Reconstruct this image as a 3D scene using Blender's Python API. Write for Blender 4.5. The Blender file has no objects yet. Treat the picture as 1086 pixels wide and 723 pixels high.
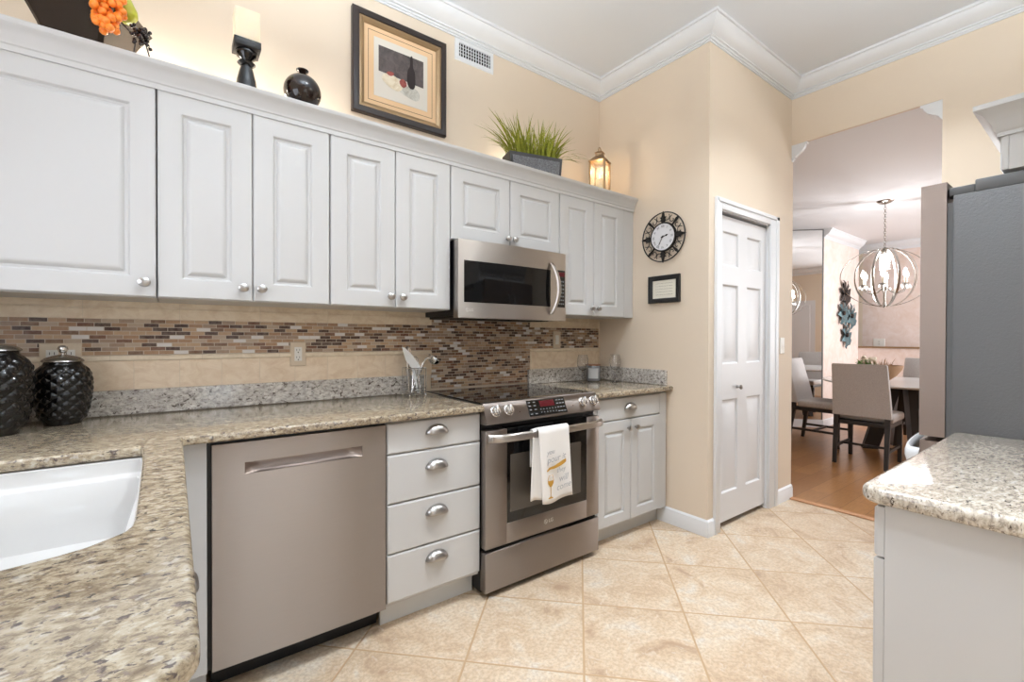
import bpy, bmesh, math, random
from mathutils import Vector, Matrix
random.seed(7)
S = bpy.context.scene
COL = S.collection
PI = math.pi

# ------------------------------------------------------------------ camera, world, exposure
H = 1.23
cam = bpy.data.cameras.new('camera'); co = bpy.data.objects.new('camera', cam); COL.objects.link(co)
cam.sensor_width = 36.0; cam.lens = 36.0 * 482.28 / 1086; cam.clip_start = 0.02; cam.clip_end = 100
yaw, pit, rol = math.radians(36.654), math.radians(-0.430), math.radians(0.149)
Fv = Vector((math.sin(yaw) * math.cos(pit), math.cos(yaw) * math.cos(pit), math.sin(pit)))
R0 = Vector((math.cos(yaw), -math.sin(yaw), 0)); U0 = R0.cross(Fv)
Rv = R0 * math.cos(rol) + U0 * math.sin(rol); Uv = U0 * math.cos(rol) - R0 * math.sin(rol)
co.matrix_world = Matrix(((Rv.x, Uv.x, -Fv.x, 0), (Rv.y, Uv.y, -Fv.y, 0), (Rv.z, Uv.z, -Fv.z, H), (0, 0, 0, 1)))
S.camera = co
S.view_settings.view_transform = 'Standard'; S.view_settings.look = 'None'
S.view_settings.gamma = 1; S.view_settings.use_curve_mapping = False
S.view_settings.exposure = 0.22
S.cycles.use_denoising = True
S.cycles.max_bounces = 9; S.cycles.diffuse_bounces = 5; S.cycles.glossy_bounces = 5
S.cycles.transmission_bounces = 8; S.cycles.transparent_max_bounces = 12
S.cycles.caustics_reflective = False; S.cycles.caustics_refractive = False
S.cycles.sample_clamp_indirect = 6; S.cycles.blur_glossy = 0.5
W = bpy.data.worlds.new('sky'); S.world = W; W.use_nodes = True
W.node_tree.nodes['Background'].inputs[0].default_value = (0.85, 0.92, 1.0, 1)
W.node_tree.nodes['Background'].inputs[1].default_value = 1.0

def area_light(name, loc, rot, sx, sy, power, col=(1, 1, 1), shape='RECTANGLE', spread=PI):
    l = bpy.data.lights.new(name, 'AREA'); l.shape = shape; l.size = sx; l.size_y = sy
    l.energy = power; l.color = col; l.spread = spread
    o = bpy.data.objects.new(name, l); o.location = loc; o.rotation_euler = rot; COL.objects.link(o); return o
# added area lights as daylight: unseen south and sink windows; dining wall has none
area_light('added_daylight_south', (0.63, -3.98, 1.35), (-PI / 2, 0, PI), 0.44, 2.2, 9, (0.84, 0.93, 1.0))
area_light('added_daylight_south', (2.15, -3.98, 1.35), (-PI / 2, 0, PI), 0.62, 2.2, 12, (0.84, 0.93, 1.0))
area_light('added_daylight_sink', (-0.86, 1.15, 1.6), (0, -PI / 2, 0), 1.0, 1.2, 12, (0.90, 0.92, 1.0))
area_light('added_daylight_dining', (7.6, -1.36, 1.5), (-PI / 2, 0, PI), 1.6, 1.8, 120, (0.92, 0.96, 1.0))  # no window modelled here; light added to brighten the dining room
CANS = [(0.75, 1.05), (2.05, 0.85), (3.05, 0.75), (0.4, -0.6), (0.6, -2.3), (2.4, -2.2)]
CAN_POWER = 10.5
ADDED_UPLIGHTS = [(0.45, 0.85, 50), (2.4, -0.15, 20), (1.0, -1.8, 44)]  # unseen bowl uplights added to brighten the ceiling

# ------------------------------------------------------------------ materials
def lin(c):
    return tuple(((x / 255) / 12.92 if x / 255 <= 0.04045 else ((x / 255 + 0.055) / 1.055) ** 2.4) for x in c) + (1,)
MATS = {}
def newmat(name):
    m = bpy.data.materials.new(name); m.use_nodes = True; MATS[name] = m
    return m, m.node_tree, m.node_tree.nodes['Principled BSDF']
def mat(name, col, rough=0.5, metal=0.0, **kw):
    m, nt, b = newmat(name)
    b.inputs['Base Color'].default_value = lin(col) if max(col) > 1.0 else tuple(col) + (1,)
    b.inputs['Roughness'].default_value = rough; b.inputs['Metallic'].default_value = metal
    for k, v in kw.items():
        b.inputs[k.replace('_', ' ')].default_value = v
    return m
class NT:
    def __init__(s, nt): s.nt = nt
    def n(s, typ, ins=None, **attr):
        x = s.nt.nodes.new(typ)
        for k, v in attr.items(): setattr(x, k, v)
        for k, v in (ins or {}).items():
            if hasattr(v, 'is_output') or isinstance(v, bpy.types.NodeSocket): s.nt.links.new(v, x.inputs[k])
            else: x.inputs[k].default_value = v
        return x
    def m(s, op, a, b=None, c=None):
        x = s.n('ShaderNodeMath', operation=op)
        for i, v in enumerate((a, b, c)):
            if v is None: continue
            if isinstance(v, bpy.types.NodeSocket): s.nt.links.new(v, x.inputs[i])
            else: x.inputs[i].default_value = v
        return x.outputs[0]
    def ramp(s, fac, stops, interp='LINEAR'):
        x = s.n('ShaderNodeValToRGB', {'Fac': fac}); r = x.color_ramp; r.interpolation = interp
        while len(r.elements) < len(stops): r.elements.new(0.5)
        for e, (p, c) in zip(r.elements, stops):
            e.position = p; e.color = lin(c) if not isinstance(c, float) else (c, c, c, 1)
        return x.outputs['Color']
    def mix(s, fac, a, b, blend='MIX'):
        x = s.n('ShaderNodeMix', data_type='RGBA', blend_type=blend)
        for k, v in ((0, fac), (6, a), (7, b)):
            if isinstance(v, bpy.types.NodeSocket): s.nt.links.new(v, x.inputs[k])
            else: x.inputs[k].default_value = v if k == 0 or len(v) == 4 else lin(v)
        return x.outputs[2]
    def noise(s, vec, scale, detail=3, rough=0.55, dist=0.0, out='Fac'):
        return s.n('ShaderNodeTexNoise', {'Vector': vec, 'Scale': scale, 'Detail': detail, 'Roughness': rough, 'Distortion': dist}).outputs[out]
    def pos(s): return s.n('ShaderNodeNewGeometry').outputs['Position']
    def obj(s): return s.n('ShaderNodeTexCoord').outputs['Object']
    def xyz(s, v): o = s.n('ShaderNodeSeparateXYZ', {0: v}).outputs; return o[0], o[1], o[2]
    def comb(s, x, y, z=0.0): return s.n('ShaderNodeCombineXYZ', {0: x, 1: y, 2: z}).outputs[0]
    def mapping(s, v, scale=(1, 1, 1), rot=(0, 0, 0)): return s.n('ShaderNodeMapping', {'Vector': v, 'Scale': scale, 'Rotation': rot}).outputs[0]
    def bump(s, h, dist=0.01, strength=1.0): return s.n('ShaderNodeBump', {'Height': h, 'Distance': dist, 'Strength': strength}).outputs[0]
    def link(s, a, b): s.nt.links.new(a, b)

def granite(name, cols, speck=(70, 58, 50), rot=0.5, stretch=2.4, speckth=0.62):
    m, nt, b = newmat(name); q = NT(nt); p = q.pos()
    v = q.mapping(p, (1.0, stretch, 1.6), (0, 0, rot))
    a = q.noise(v, 44, 6, 0.72, 0.4)
    base = q.ramp(a, [(0.30, cols[0]), (0.42, cols[1]), (0.50, cols[2]), (0.60, cols[3]), (0.72, cols[4])])
    big = q.noise(p, 5.5, 3, 0.6)
    base = q.mix(q.ramp(big, [(0.4, 0.0), (0.65, 0.35)]), base, cols[1])
    d = q.noise(q.mapping(p, (1.0, stretch * 1.1, 1.4), (0, 0, rot + 0.2)), 58, 4, 0.6, 0.4)
    mask = q.ramp(d, [(speckth, 0.0), (speckth + 0.05, 1.0)])
    d2 = q.noise(p, 120, 3, 0.6)
    mask2 = q.ramp(d2, [(0.60, 0.0), (0.66, 0.8)])
    c = q.mix(mask, base, speck); c = q.mix(mask2, c, (122, 108, 100))
    w = q.noise(q.mapping(p, (1.0, stretch, 1.4), (0, 0, rot)), 48, 3, 0.5, 0.2)
    c = q.mix(q.ramp(w, [(0.62, 0.0), (0.68, 0.35)]), c, (226, 220, 208))
    q.link(c, b.inputs['Base Color']); b.inputs['Roughness'].default_value = 0.13
    b.inputs['Coat Weight'].default_value = 0.25; b.inputs['Coat Roughness'].default_value = 0.05
    return m
granite('granite_gold', [(86, 74, 63), (130, 115, 95), (162, 148, 125), (185, 174, 153), (192, 187, 178)], (86, 76, 71), 0.5, 1.4, 0.575)
granite('granite_cool_lit', [(112, 104, 98), (160, 150, 138), (192, 182, 166), (212, 206, 196), (228, 224, 216)], speckth=0.60, rot=1.0)  # same granite; the cooler light on this counter is put into the colour
granite('granite_upstand_lit', [(110, 104, 100), (158, 152, 146), (190, 185, 178), (214, 210, 204), (230, 228, 224)], speckth=0.58, rot=0.4, stretch=1.2)  # same granite; paler grey paints in the whiter light on the upstand

def steel(name, col, rough=0.27, aniso=0.93):
    m, nt, b = newmat(name); q = NT(nt); p = q.pos()
    n = q.noise(q.mapping(p, (3, 3, 400)), 4, 2, 0.6)
    q.link(q.mix(q.ramp(n, [(0.2, 0.0), (0.8, 1.0)]), tuple(x * 0.985 for x in col), tuple(min(255, x * 1.015) for x in col)), b.inputs['Base Color'])
    b.inputs['Metallic'].default_value = 1.0; b.inputs['Roughness'].default_value = rough
    b.inputs['Anisotropic'].default_value = aniso
    t = q.n('ShaderNodeTangent', direction_type='RADIAL', axis='Z'); q.link(t.outputs[0], b.inputs['Tangent']); b.inputs['Anisotropic Rotation'].default_value = 0.25
    return m
steel('brushed_steel', (150, 141, 135), 0.40)
steel('fridge_steel', (134, 121, 113), 0.42, 0.5)
steel('brushed_steel_fine', (182, 176, 171), 0.32)
mat('nickel', (178, 176, 174), 0.28, 1.0)
mat('chrome', (215, 215, 215), 0.12, 1.0)
mat('white_paint', (194, 194, 194), 0.34)
mat('white_trim', (222, 224, 227), 0.40)
mat('white_door', (214, 214, 216), 0.38)
mat('white_plastic', (226, 224, 218), 0.35)
mat('toe_kick_paint', (205, 207, 208), 0.5)
mat('beige_plastic', (206, 190, 168), 0.4)
mat('black_glass', (10, 10, 11), 0.04)
mat('black_plastic', (16, 16, 17), 0.4)
mat('black_metal', (24, 22, 21), 0.45, 0.3)
mat('black_gloss', (14, 13, 13), 0.10)
mat('bowl_gloss', (30, 20, 16), 0.07)
mat('dark_shadow', (8, 8, 8), 0.8)
mat('fridge_side', (104, 104, 105), 0.42, 0.35)
mat('fridge_plastic', (92, 93, 94), 0.5)
mat('sink_ceramic', (204, 203, 201), 0.10)
mat('ceiling_paint', (224, 228, 233), 0.8)
mat('dining_ceiling_paint', (226, 226, 228), 0.7)
mat('candle_wax', (244, 234, 206), 0.5, 0, Subsurface_Weight=0.3, Subsurface_Radius=(0.02, 0.014, 0.008))
mat('towel_cloth', (232, 230, 228), 0.9)
mat('ink_grey', (172, 174, 178), 0.9)
mat('numeral_ink', (110, 110, 114), 0.9)
mat('ink_gold', (186, 140, 52), 0.6)
mat('jar_glass', (112, 112, 113), 0.15)
mat('jar_label', (178, 178, 178), 0.6)
mat('copper', (176, 130, 105), 0.3, 1.0)
mat('dark_wood', (32, 27, 25), 0.45)
mat('threshold_wood', (186, 138, 100), 0.5)
mat('table_top', (214, 212, 210), 0.18)
mat('mirror_silver', (236, 238, 238), 0.015, 1.0)
mat('mirror_edge', (120, 122, 124), 0.3, 0.6)
mat('satin_silver', (176, 172, 166), 0.25, 1.0)
mat('wood_bowl', (150, 116, 84), 0.6)
mat('ivory', (226, 216, 196), 0.7)
mat('leaf_green', (88, 128, 52), 0.5)
mat('leaf_dark', (52, 84, 40), 0.5)
mat('frame_dark', (38, 28, 25), 0.3)
mat('frame_gold', (150, 124, 92), 0.35, 0.5)
mat('mat_board', (226, 192, 152), 0.9)
mat('mat_line', (120, 92, 76), 0.9)
mat('paper', (218, 212, 202), 0.9)
mat('art_bottle', (38, 28, 28), 0.8)
mat('frame_black', (20, 19, 19), 0.4)
mat('certificate', (224, 220, 206), 0.8)
mat('clock_face', (222, 222, 226), 0.5)
mat('orange_fruit', (242, 140, 48), 0.3, 0, Subsurface_Weight=0.2, Subsurface_Radius=(0.01, 0.005, 0.002))
mat('pear_green', (168, 172, 48), 0.4)
mat('berry_black', (34, 24, 22), 0.25)
mat('lantern_metal', (168, 142, 112), 0.35, 0.9)
mat('planter_black', (24, 24, 26), 0.35)
mat('planter_panel', (128, 128, 132), 0.35, 0.6)
mat('flower_metal', (96, 124, 132), 0.35, 0.6)
mat('flower_dark', (58, 52, 50), 0.4, 0.6)
mat('display_red', (60, 8, 14), 0.2, 0, Emission_Color=(0.5, 0.03, 0.06, 1), Emission_Strength=0.06)
mat('key_grey', (120, 122, 124), 0.5)
mat('bulb', (255, 250, 240), 0.3, 0, Emission_Color=(1, 0.97, 0.93, 1), Emission_Strength=22)
mat('lamp_lens', (255, 240, 220), 0.3, 0, Emission_Color=(1, 0.82, 0.6, 1), Emission_Strength=6)
mat('can_lens', (255, 250, 240), 0.3, 0, Emission_Color=(1, 0.96, 0.9, 1), Emission_Strength=3)
mat('flame', (255, 220, 150), 0.3, 0, Emission_Color=(1, 0.72, 0.35, 1), Emission_Strength=8)
mat('oven_cavity', (74, 68, 62), 0.25)
mat('clear_glass', (250, 250, 250), 0.0, 0, Transmission_Weight=1.0, IOR=1.45)
mat('crystal', (250, 250, 252), 0.02, 0, Transmission_Weight=0.9, IOR=1.5, Emission_Color=(1, 1, 1, 1), Emission_Strength=0.4)
mat('lantern_glass', (255, 240, 214), 0.05, 0, Alpha=0.16)

def wallmat(name, col, mottled=None, sc=6):
    m, nt, b = newmat(name); q = NT(nt); p = q.pos()
    n = q.noise(p, 220, 2, 0.5)
    q.link(q.bump(n, 0.0006, 0.35), b.inputs['Normal'])
    if mottled:
        a = q.noise(p, sc, 5, 0.65, 0.8)
        q.link(q.ramp(a, [(0.32, mottled), (0.62, col)]), b.inputs['Base Color'])
    else: b.inputs['Base Color'].default_value = lin(col)
    b.inputs['Roughness'].default_value = 0.7
wallmat('wall_beige', (221, 206, 187))
wallmat('wall_pink', (230, 216, 210), (220, 200, 188), 7)

for nm_, a_, b_ in (('art_dark', (58, 52, 52), (92, 82, 80)), ('art_cream', (202, 184, 150), (232, 222, 202)), ('art_cloth', (158, 154, 142), (208, 206, 198)), ('art_red', (100, 36, 36), (158, 82, 72))): wallmat(nm_, b_, a_, 22)
def floor_tile():
    m, nt, b = newmat('floor_tile'); q = NT(nt); p = q.pos(); x, y, z = q.xyz(p)
    P = 0.446
    u = q.m('DIVIDE', q.m('SUBTRACT', q.m('MULTIPLY', q.m('ADD', x, y), 0.70711), 2.121), P)
    v = q.m('DIVIDE', q.m('SUBTRACT', q.m('MULTIPLY', q.m('SUBTRACT', y, x), 0.70711), -0.024), P)
    def edge(t):
        f = q.m('FRACT', t); return q.m('MINIMUM', f, q.m('SUBTRACT', 1.0, f))
    d = q.m('MINIMUM', edge(u), edge(v))
    g = q.n('ShaderNodeMapRange', {'Value': d, 'From Min': 0.006, 'From Max': 0.012}).outputs[0]
    cell = q.n('ShaderNodeTexWhiteNoise', {'Vector': q.comb(q.m('FLOOR', u), q.m('FLOOR', v))}, noise_dimensions='2D').outputs['Value']
    off = q.n('ShaderNodeVectorMath', {0: p, 1: q.comb(q.m('MULTIPLY', cell, 7.0), q.m('MULTIPLY', cell, 13.0))}, operation='ADD').outputs[0]
    a = q.noise(off, 5.5, 7, 0.68, 0.7)
    c = q.ramp(a, [(0.32, (172, 144, 118)), (0.44, (202, 178, 150)), (0.56, (214, 196, 172)), (0.68, (214, 208, 198))])
    f = q.noise(p, 70, 4, 0.65)
    c = q.mix(q.ramp(f, [(0.40, 0.45), (0.58, 0.0)]), c, (160, 136, 114))
    c = q.mix(q.ramp(q.noise(off, 16, 5, 0.7, 1.5), [(0.58, 0.0), (0.66, 0.4)]), c, (222, 212, 198))
    c = q.mix(q.m('MULTIPLY', cell, 0.12), c, (180, 150, 120))
    c = q.mix(g, (182, 152, 118), c)
    q.link(c, b.inputs['Base Color'])
    q.link(q.mix(g, (200, 200, 200), (180, 180, 180)), b.inputs['Roughness'])
    hgt = q.m('ADD', g, q.m('MULTIPLY', f, 0.12))
    q.link(q.bump(hgt, 0.002, 0.6), b.inputs['Normal'])
floor_tile()
def mosaic():
    m, nt, b = newmat('mosaic'); q = NT(nt); x, y, z = q.xyz(q.pos())
    v = q.m('DIVIDE', q.m('SUBTRACT', z, 1.154), 0.01622); r = q.m('FLOOR', v)
    u = q.m('ADD', q.m('DIVIDE', x, 0.0505), q.m('ADD', q.m('MULTIPLY', q.m('MODULO', r, 2.0), 0.5), q.m('MULTIPLY', r, 0.07)))
    c = q.n('ShaderNodeTexWhiteNoise', {'Vector': q.comb(q.m('FLOOR', u), r)}, noise_dimensions='2D').outputs
    col = q.ramp(c['Value'], [(0.0, (58, 28, 18)), (0.19, (102, 60, 38)), (0.30, (156, 120, 90)), (0.46, (178, 148, 118)), (0.60, (148, 124, 106)),
                              (0.74, (176, 156, 136)), (0.83, (214, 210, 208)), (0.92, (112, 80, 56))], 'CONSTANT')
    n = q.noise(q.pos(), 60, 3, 0.6)
    col = q.mix(q.ramp(n, [(0.3, 0.0), (0.7, 0.18)]), col, (210, 196, 178))
    fu = q.m('FRACT', u); fv = q.m('FRACT', v)
    mu = q.m('MULTIPLY', q.m('GREATER_THAN', fu, 0.045), q.m('GREATER_THAN', fv, 0.13))
    q.link(q.mix(mu, (196, 184, 168), col), b.inputs['Base Color'])
    q.link(q.mix(mu, (200, 200, 200), (150, 150, 150)), b.inputs['Roughness'])
    q.link(q.bump(mu, 0.0015, 0.5), b.inputs['Normal']); b.inputs['Specular IOR Level'].default_value = 0.3
mosaic()
def stone_tile(name, wid, x0, c1, c2, groutw=0.012):
    m, nt, b = newmat(name); q = NT(nt); p = q.pos(); x, y, z = q.xyz(p)
    u = q.m('DIVIDE', q.m('SUBTRACT', x, x0), wid)
    cell = q.n('ShaderNodeTexWhiteNoise', {'W': q.m('FLOOR', u)}, noise_dimensions='1D').outputs['Value']
    a = q.noise(q.comb(x, q.m('ADD', z, q.m('MULTIPLY', cell, 5.0)), z), 14, 6, 0.7, 0.8)
    c = q.ramp(a, [(0.32, c1), (0.60, c2)])
    g = q.m('GREATER_THAN', q.m('FRACT', u), groutw)
    q.link(q.mix(g, (206, 190, 168), c), b.inputs['Base Color']); b.inputs['Roughness'].default_value = 0.4
    q.link(q.bump(g, 0.001, 0.5), b.inputs['Normal'])
stone_tile('border_tile_stone', 0.152, 0.02, (212, 188, 160), (230, 212, 188))
stone_tile('top_tile_stone', 0.305, 0.02, (208, 186, 158), (226, 210, 186), 0.006)
stone_tile('liner_stone', 0.305, 0.1, (214, 196, 170), (230, 216, 194), 0.006)
def wood_floor():
    m, nt, b = newmat('wood_floor'); q = NT(nt); p = q.pos()
    br = q.n('ShaderNodeTexBrick', {'Vector': p, 'Color1': lin((150, 104, 60)), 'Color2': lin((176, 128, 80)), 'Mortar': lin((100, 66, 40)), 'Scale': 1.0,
              'Mortar Size': 0.0016, 'Bias': 0.0, 'Brick Width': 0.46, 'Row Height': 0.152}, offset=0.5)
    n = q.noise(q.mapping(p, (2, 22, 1)), 5, 5, 0.65, 0.4)
    c = q.mix(q.ramp(n, [(0.35, 0.0), (0.7, 0.5)]), br.outputs['Color'], (126, 84, 48))
    q.link(c, b.inputs['Base Color']); b.inputs['Roughness'].default_value = 0.28
    q.link(q.bump(br.outputs['Fac'], 0.001, -0.3), b.inputs['Normal'])
wood_floor()
def fabric(name, c1, c2):
    m, nt, b = newmat(name); q = NT(nt); p = q.obj()
    n = q.noise(q.mapping(p, (1, 1, 1)), 160, 3, 0.7)
    q.link(q.ramp(n, [(0.3, c1), (0.7, c2)]), b.inputs['Base Color']); b.inputs['Roughness'].default_value = 0.95
    q.link(q.bump(n, 0.001, 0.4), b.inputs['Normal'])
fabric('chair_fabric', (166, 162, 160), (200, 196, 194))
fabric('grass_leaf', (104, 116, 30), (166, 164, 56))
fabric('planter_tex', (60, 60, 62), (140, 140, 144))

# ------------------------------------------------------------------ mesh helpers
class MB:
    """collects shapes in world coordinates (or local ones) and links them as one mesh object"""
    def __init__(s, xf=None): s.bm = bmesh.new(); s.xf = xf or Matrix.Identity(4)
    def V(s, p): return s.bm.verts.new(s.xf @ Vector(p))
    def F(s, vs):
        try: return s.bm.faces.new(vs)
        except ValueError: return None
    def box(s, x0, x1, y0, y1, z0, z1, bev=0.0, seg=2):
        if bev <= 0:
            v = [s.V((x, y, z)) for z in (z0, z1) for y in (y0, y1) for x in (x0, x1)]
            for f in ((0, 2, 3, 1), (4, 5, 7, 6), (0, 1, 5, 4), (1, 3, 7, 5), (3, 2, 6, 7), (2, 0, 4, 6)): s.F([v[i] for i in f])
            return s
        t = bmesh.new()
        v = [t.verts.new((x, y, z)) for z in (z0, z1) for y in (y0, y1) for x in (x0, x1)]
        for f in ((0, 2, 3, 1), (4, 5, 7, 6), (0, 1, 5, 4), (1, 3, 7, 5), (3, 2, 6, 7), (2, 0, 4, 6)): t.faces.new([v[i] for i in f])
        bmesh.ops.bevel(t, geom=t.edges[:], offset=bev, segments=seg, affect='EDGES', profile=0.5)
        return s.absorb(t)
    def absorb(s, t, M=None):
        M = s.xf @ (M or Matrix.Identity(4)); mp = {}
        for v in t.verts: mp[v] = s.bm.verts.new(M @ v.co)
        for f in t.faces: s.F([mp[v] for v in f.verts])
        t.free(); return s
    def quadring(s, a, b):
        n = len(a)
        for i in range(n): s.F((a[i], a[(i + 1) % n], b[(i + 1) % n], b[i]))
    def loft(s, rings, cap0=True, cap1=True):
        R = [[s.V(p) for p in r] for r in rings]
        for a, b in zip(R, R[1:]): s.quadring(a, b)
        if cap0: s.F(R[0][::-1])
        if cap1: s.F(R[-1])
        return s
    def lathe(s, prof, c=(0, 0, 0), seg=32, axis='Z', cap=True, sx=1, sy=1):
        rings = []
        for r, h in prof:
            ring = []
            for i in range(seg):
                a = 2 * PI * i / seg; p, q = r * math.cos(a) * sx, r * math.sin(a) * sy
                if axis == 'Z': ring.append((c[0] + p, c[1] + q, c[2] + h))
                elif axis == 'Y': ring.append((c[0] + p, c[1] + h, c[2] - q))
                else: ring.append((c[0] + h, c[1] + p, c[2] + q))
            rings.append(ring)
        return s.loft(rings, cap, cap)
    def tube(s, pts, r, seg=8, closed=False, cap=True, flat=None):
        pts = [Vector(p) for p in pts]; n = len(pts); rings = []
        prev = None
        for i, p in enumerate(pts):
            if closed: t = (pts[(i + 1) % n] - pts[i - 1]).normalized()
            else: t = (pts[min(i + 1, n - 1)] - pts[max(i - 1, 0)]).normalized()
            if prev is None:
                up = Vector((0, 0, 1)) if abs(t.z) < 0.9 else Vector((1, 0, 0))
                nrm = (up - t * up.dot(t)).normalized()
            else:
                nrm = prev - t * prev.dot(t); nrm.normalize()
            prev = nrm; bn = t.cross(nrm)
            rr = r[i] if isinstance(r, (list, tuple)) else r
            fa, fb = flat or (1, 1)
            rings.append([p + nrm * (math.cos(2 * PI * k / seg) * rr * fa) + bn * (math.sin(2 * PI * k / seg) * rr * fb) for k in range(seg)])
        R = [[s.V(p) for p in q] for q in rings]
        for a, b in zip(R, R[1:]): s.quadring(a, b)
        if closed: s.quadring(R[-1], R[0])
        elif cap: s.F(R[0][::-1]); s.F(R[-1])
        return s
    def prism(s, poly, ext, axis='X'):
        """poly: 2D points; axis X: (y,z), Y: (x,z), Z: (x,y)"""
        def mk(p, e): return {'X': (e, p[0], p[1]), 'Y': (p[0], e, p[1]), 'Z': (p[0], p[1], e)}[axis]
        return s.loft([[mk(p, ext[0]) for p in poly], [mk(p, ext[1]) for p in poly]])
    def rings_rect(s, x0, x1, z0, z1, prof, yback):
        """prof: list of (inset, y); builds a slab with relief on its -Y face"""
        def rr(i, y): return [(x0 + i, y, z0 + i), (x1 - i, y, z0 + i), (x1 - i, y, z1 - i), (x0 + i, y, z1 - i)]
        return s.loft([rr(0, yback)] + [rr(i, y) for i, y in prof])
    def sphere(s, c, r, seg=12, sx=1, sy=1, sz=1):
        t = bmesh.new(); bmesh.ops.create_uvsphere(t, u_segments=seg, v_segments=max(6, seg * 2 // 3), radius=r)
        return s.absorb(t, Matrix.Translation(Vector(c)) @ Matrix.Diagonal((sx, sy, sz, 1)))
    def build(s, name, m, parent=None, smooth=None):
        bmesh.ops.recalc_face_normals(s.bm, faces=s.bm.faces[:])
        me = bpy.data.meshes.new(name)
        if parent is not None:
            o = worldloc(parent); bmesh.ops.translate(s.bm, verts=s.bm.verts[:], vec=-o)
        s.bm.to_mesh(me); s.bm.free(); me.materials.append(MATS[m])
        if smooth is not None:
            me.polygons.foreach_set('use_smooth', [True] * len(me.polygons))
            me.set_sharp_from_angle(angle=math.radians(smooth))
        ob = bpy.data.objects.new(name, me); COL.objects.link(ob)
        if parent is not None: ob.parent = parent
        return ob
def worldloc(o):
    v = Vector((0, 0, 0))
    while o is not None: v = v + o.location; o = o.parent
    return v
def tag(o, label, cat=None, group=None, kind=None):
    if label: o['label'] = label
    if cat: o['category'] = cat
    if group: o['group'] = group
    if kind: o['kind'] = kind
    return o
def thing(name, label, cat, loc=(0, 0, 0), group=None):
    o = bpy.data.objects.new(name, None); o.empty_display_size = 0.05; o.location = loc; COL.objects.link(o)
    return tag(o, label, cat, group)
def struct(mb, name, m, label=None, smooth=None):
    o = mb.build(name, m, None, smooth); o['kind'] = 'structure'
    if label: o['label'] = label
    return o
def copy_tree(o, parent=None):
    c = o.copy(); COL.objects.link(c); c.parent = parent
    for ch in o.children: copy_tree(ch, c)
    return c
def sweep(mb, path, prof, zc, closed=False):
    """prof: (out, dz) about a wall line; path turns clockwise round the room, so the inside lies to the right"""
    P = [Vector(p) for p in path]; n = len(P); rings = []
    for i in range(n):
        ns = []
        if i > 0: d = (P[i] - P[i - 1]).normalized(); ns.append(Vector((d.y, -d.x)))
        if i < n - 1: d = (P[i + 1] - P[i]).normalized(); ns.append(Vector((d.y, -d.x)))
        m = ns[0] if len(ns) == 1 else (ns[0] + ns[1]) / (1 + ns[0].dot(ns[1]))
        rings.append([(P[i].x + m.x * o, P[i].y + m.y * o, zc + dz) for o, dz in prof])
    return mb.loft(rings)
def text_mesh(name, body, size, M, m, parent, extrude=0.0004, shear=0.0):
    cu = bpy.data.curves.new(name, 'FONT'); cu.body = body; cu.size = size; cu.extrude = extrude; cu.align_x = 'CENTER'; cu.align_y = 'CENTER'; cu.shear = shear
    t = bpy.data.objects.new(name + '_tmp', cu); COL.objects.link(t)
    dg = bpy.context.evaluated_depsgraph_get(); me = bpy.data.meshes.new_from_object(t.evaluated_get(dg)); bpy.data.objects.remove(t)
    me.name = name; me.materials.clear(); me.materials.append(MATS[m])
    o = worldloc(parent); me.transform(Matrix.Translation(-o) @ M)
    ob = bpy.data.objects.new(name, me); COL.objects.link(ob); ob.parent = parent
    return ob
def slab_curve(name, outline, holes, ztop, thick, bev, m, parent=None):
    """flat slab with rounded edges and holes"""
    cu = bpy.data.curves.new(name, 'CURVE'); cu.dimensions = '2D'; cu.fill_mode = 'BOTH'
    for pts in [outline] + holes:
        sp = cu.splines.new('POLY'); sp.points.add(len(pts) - 1); sp.use_cyclic_u = True
        for k, p in zip(sp.points, pts): k.co = (p[0], p[1], 0, 1)
    cu.extrude = thick / 2 - bev; cu.bevel_depth = bev; cu.bevel_resolution = 3; cu.offset = -bev
    t = bpy.data.objects.new(name + '_tmp', cu); COL.objects.link(t)
    dg = bpy.context.evaluated_depsgraph_get(); me = bpy.data.meshes.new_from_object(t.evaluated_get(dg)); bpy.data.objects.remove(t)
    me.name = name; me.materials.clear(); me.materials.append(MATS[m])
    me.transform(Matrix.Translation((0, 0, ztop - thick / 2)))
    if parent is not None: me.transform(Matrix.Translation(-worldloc(parent)))
    bm = bmesh.new(); bm.from_mesh(me); bmesh.ops.remove_doubles(bm, verts=bm.verts[:], dist=1e-5); bmesh.ops.recalc_face_normals(bm, faces=bm.faces[:]); bm.to_mesh(me); bm.free()
    me.polygons.foreach_set('use_smooth', [True] * len(me.polygons)); me.set_sharp_from_angle(angle=math.radians(40))
    ob = bpy.data.objects.new(name, me); COL.objects.link(ob); ob.parent = parent
    return ob
def arc(cx, cy, r, a0, a1, n=8):
    return [(cx + r * math.cos(math.radians(a0 + (a1 - a0) * i / n)), cy + r * math.sin(math.radians(a0 + (a1 - a0) * i / n))) for i in range(n + 1)]

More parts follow.
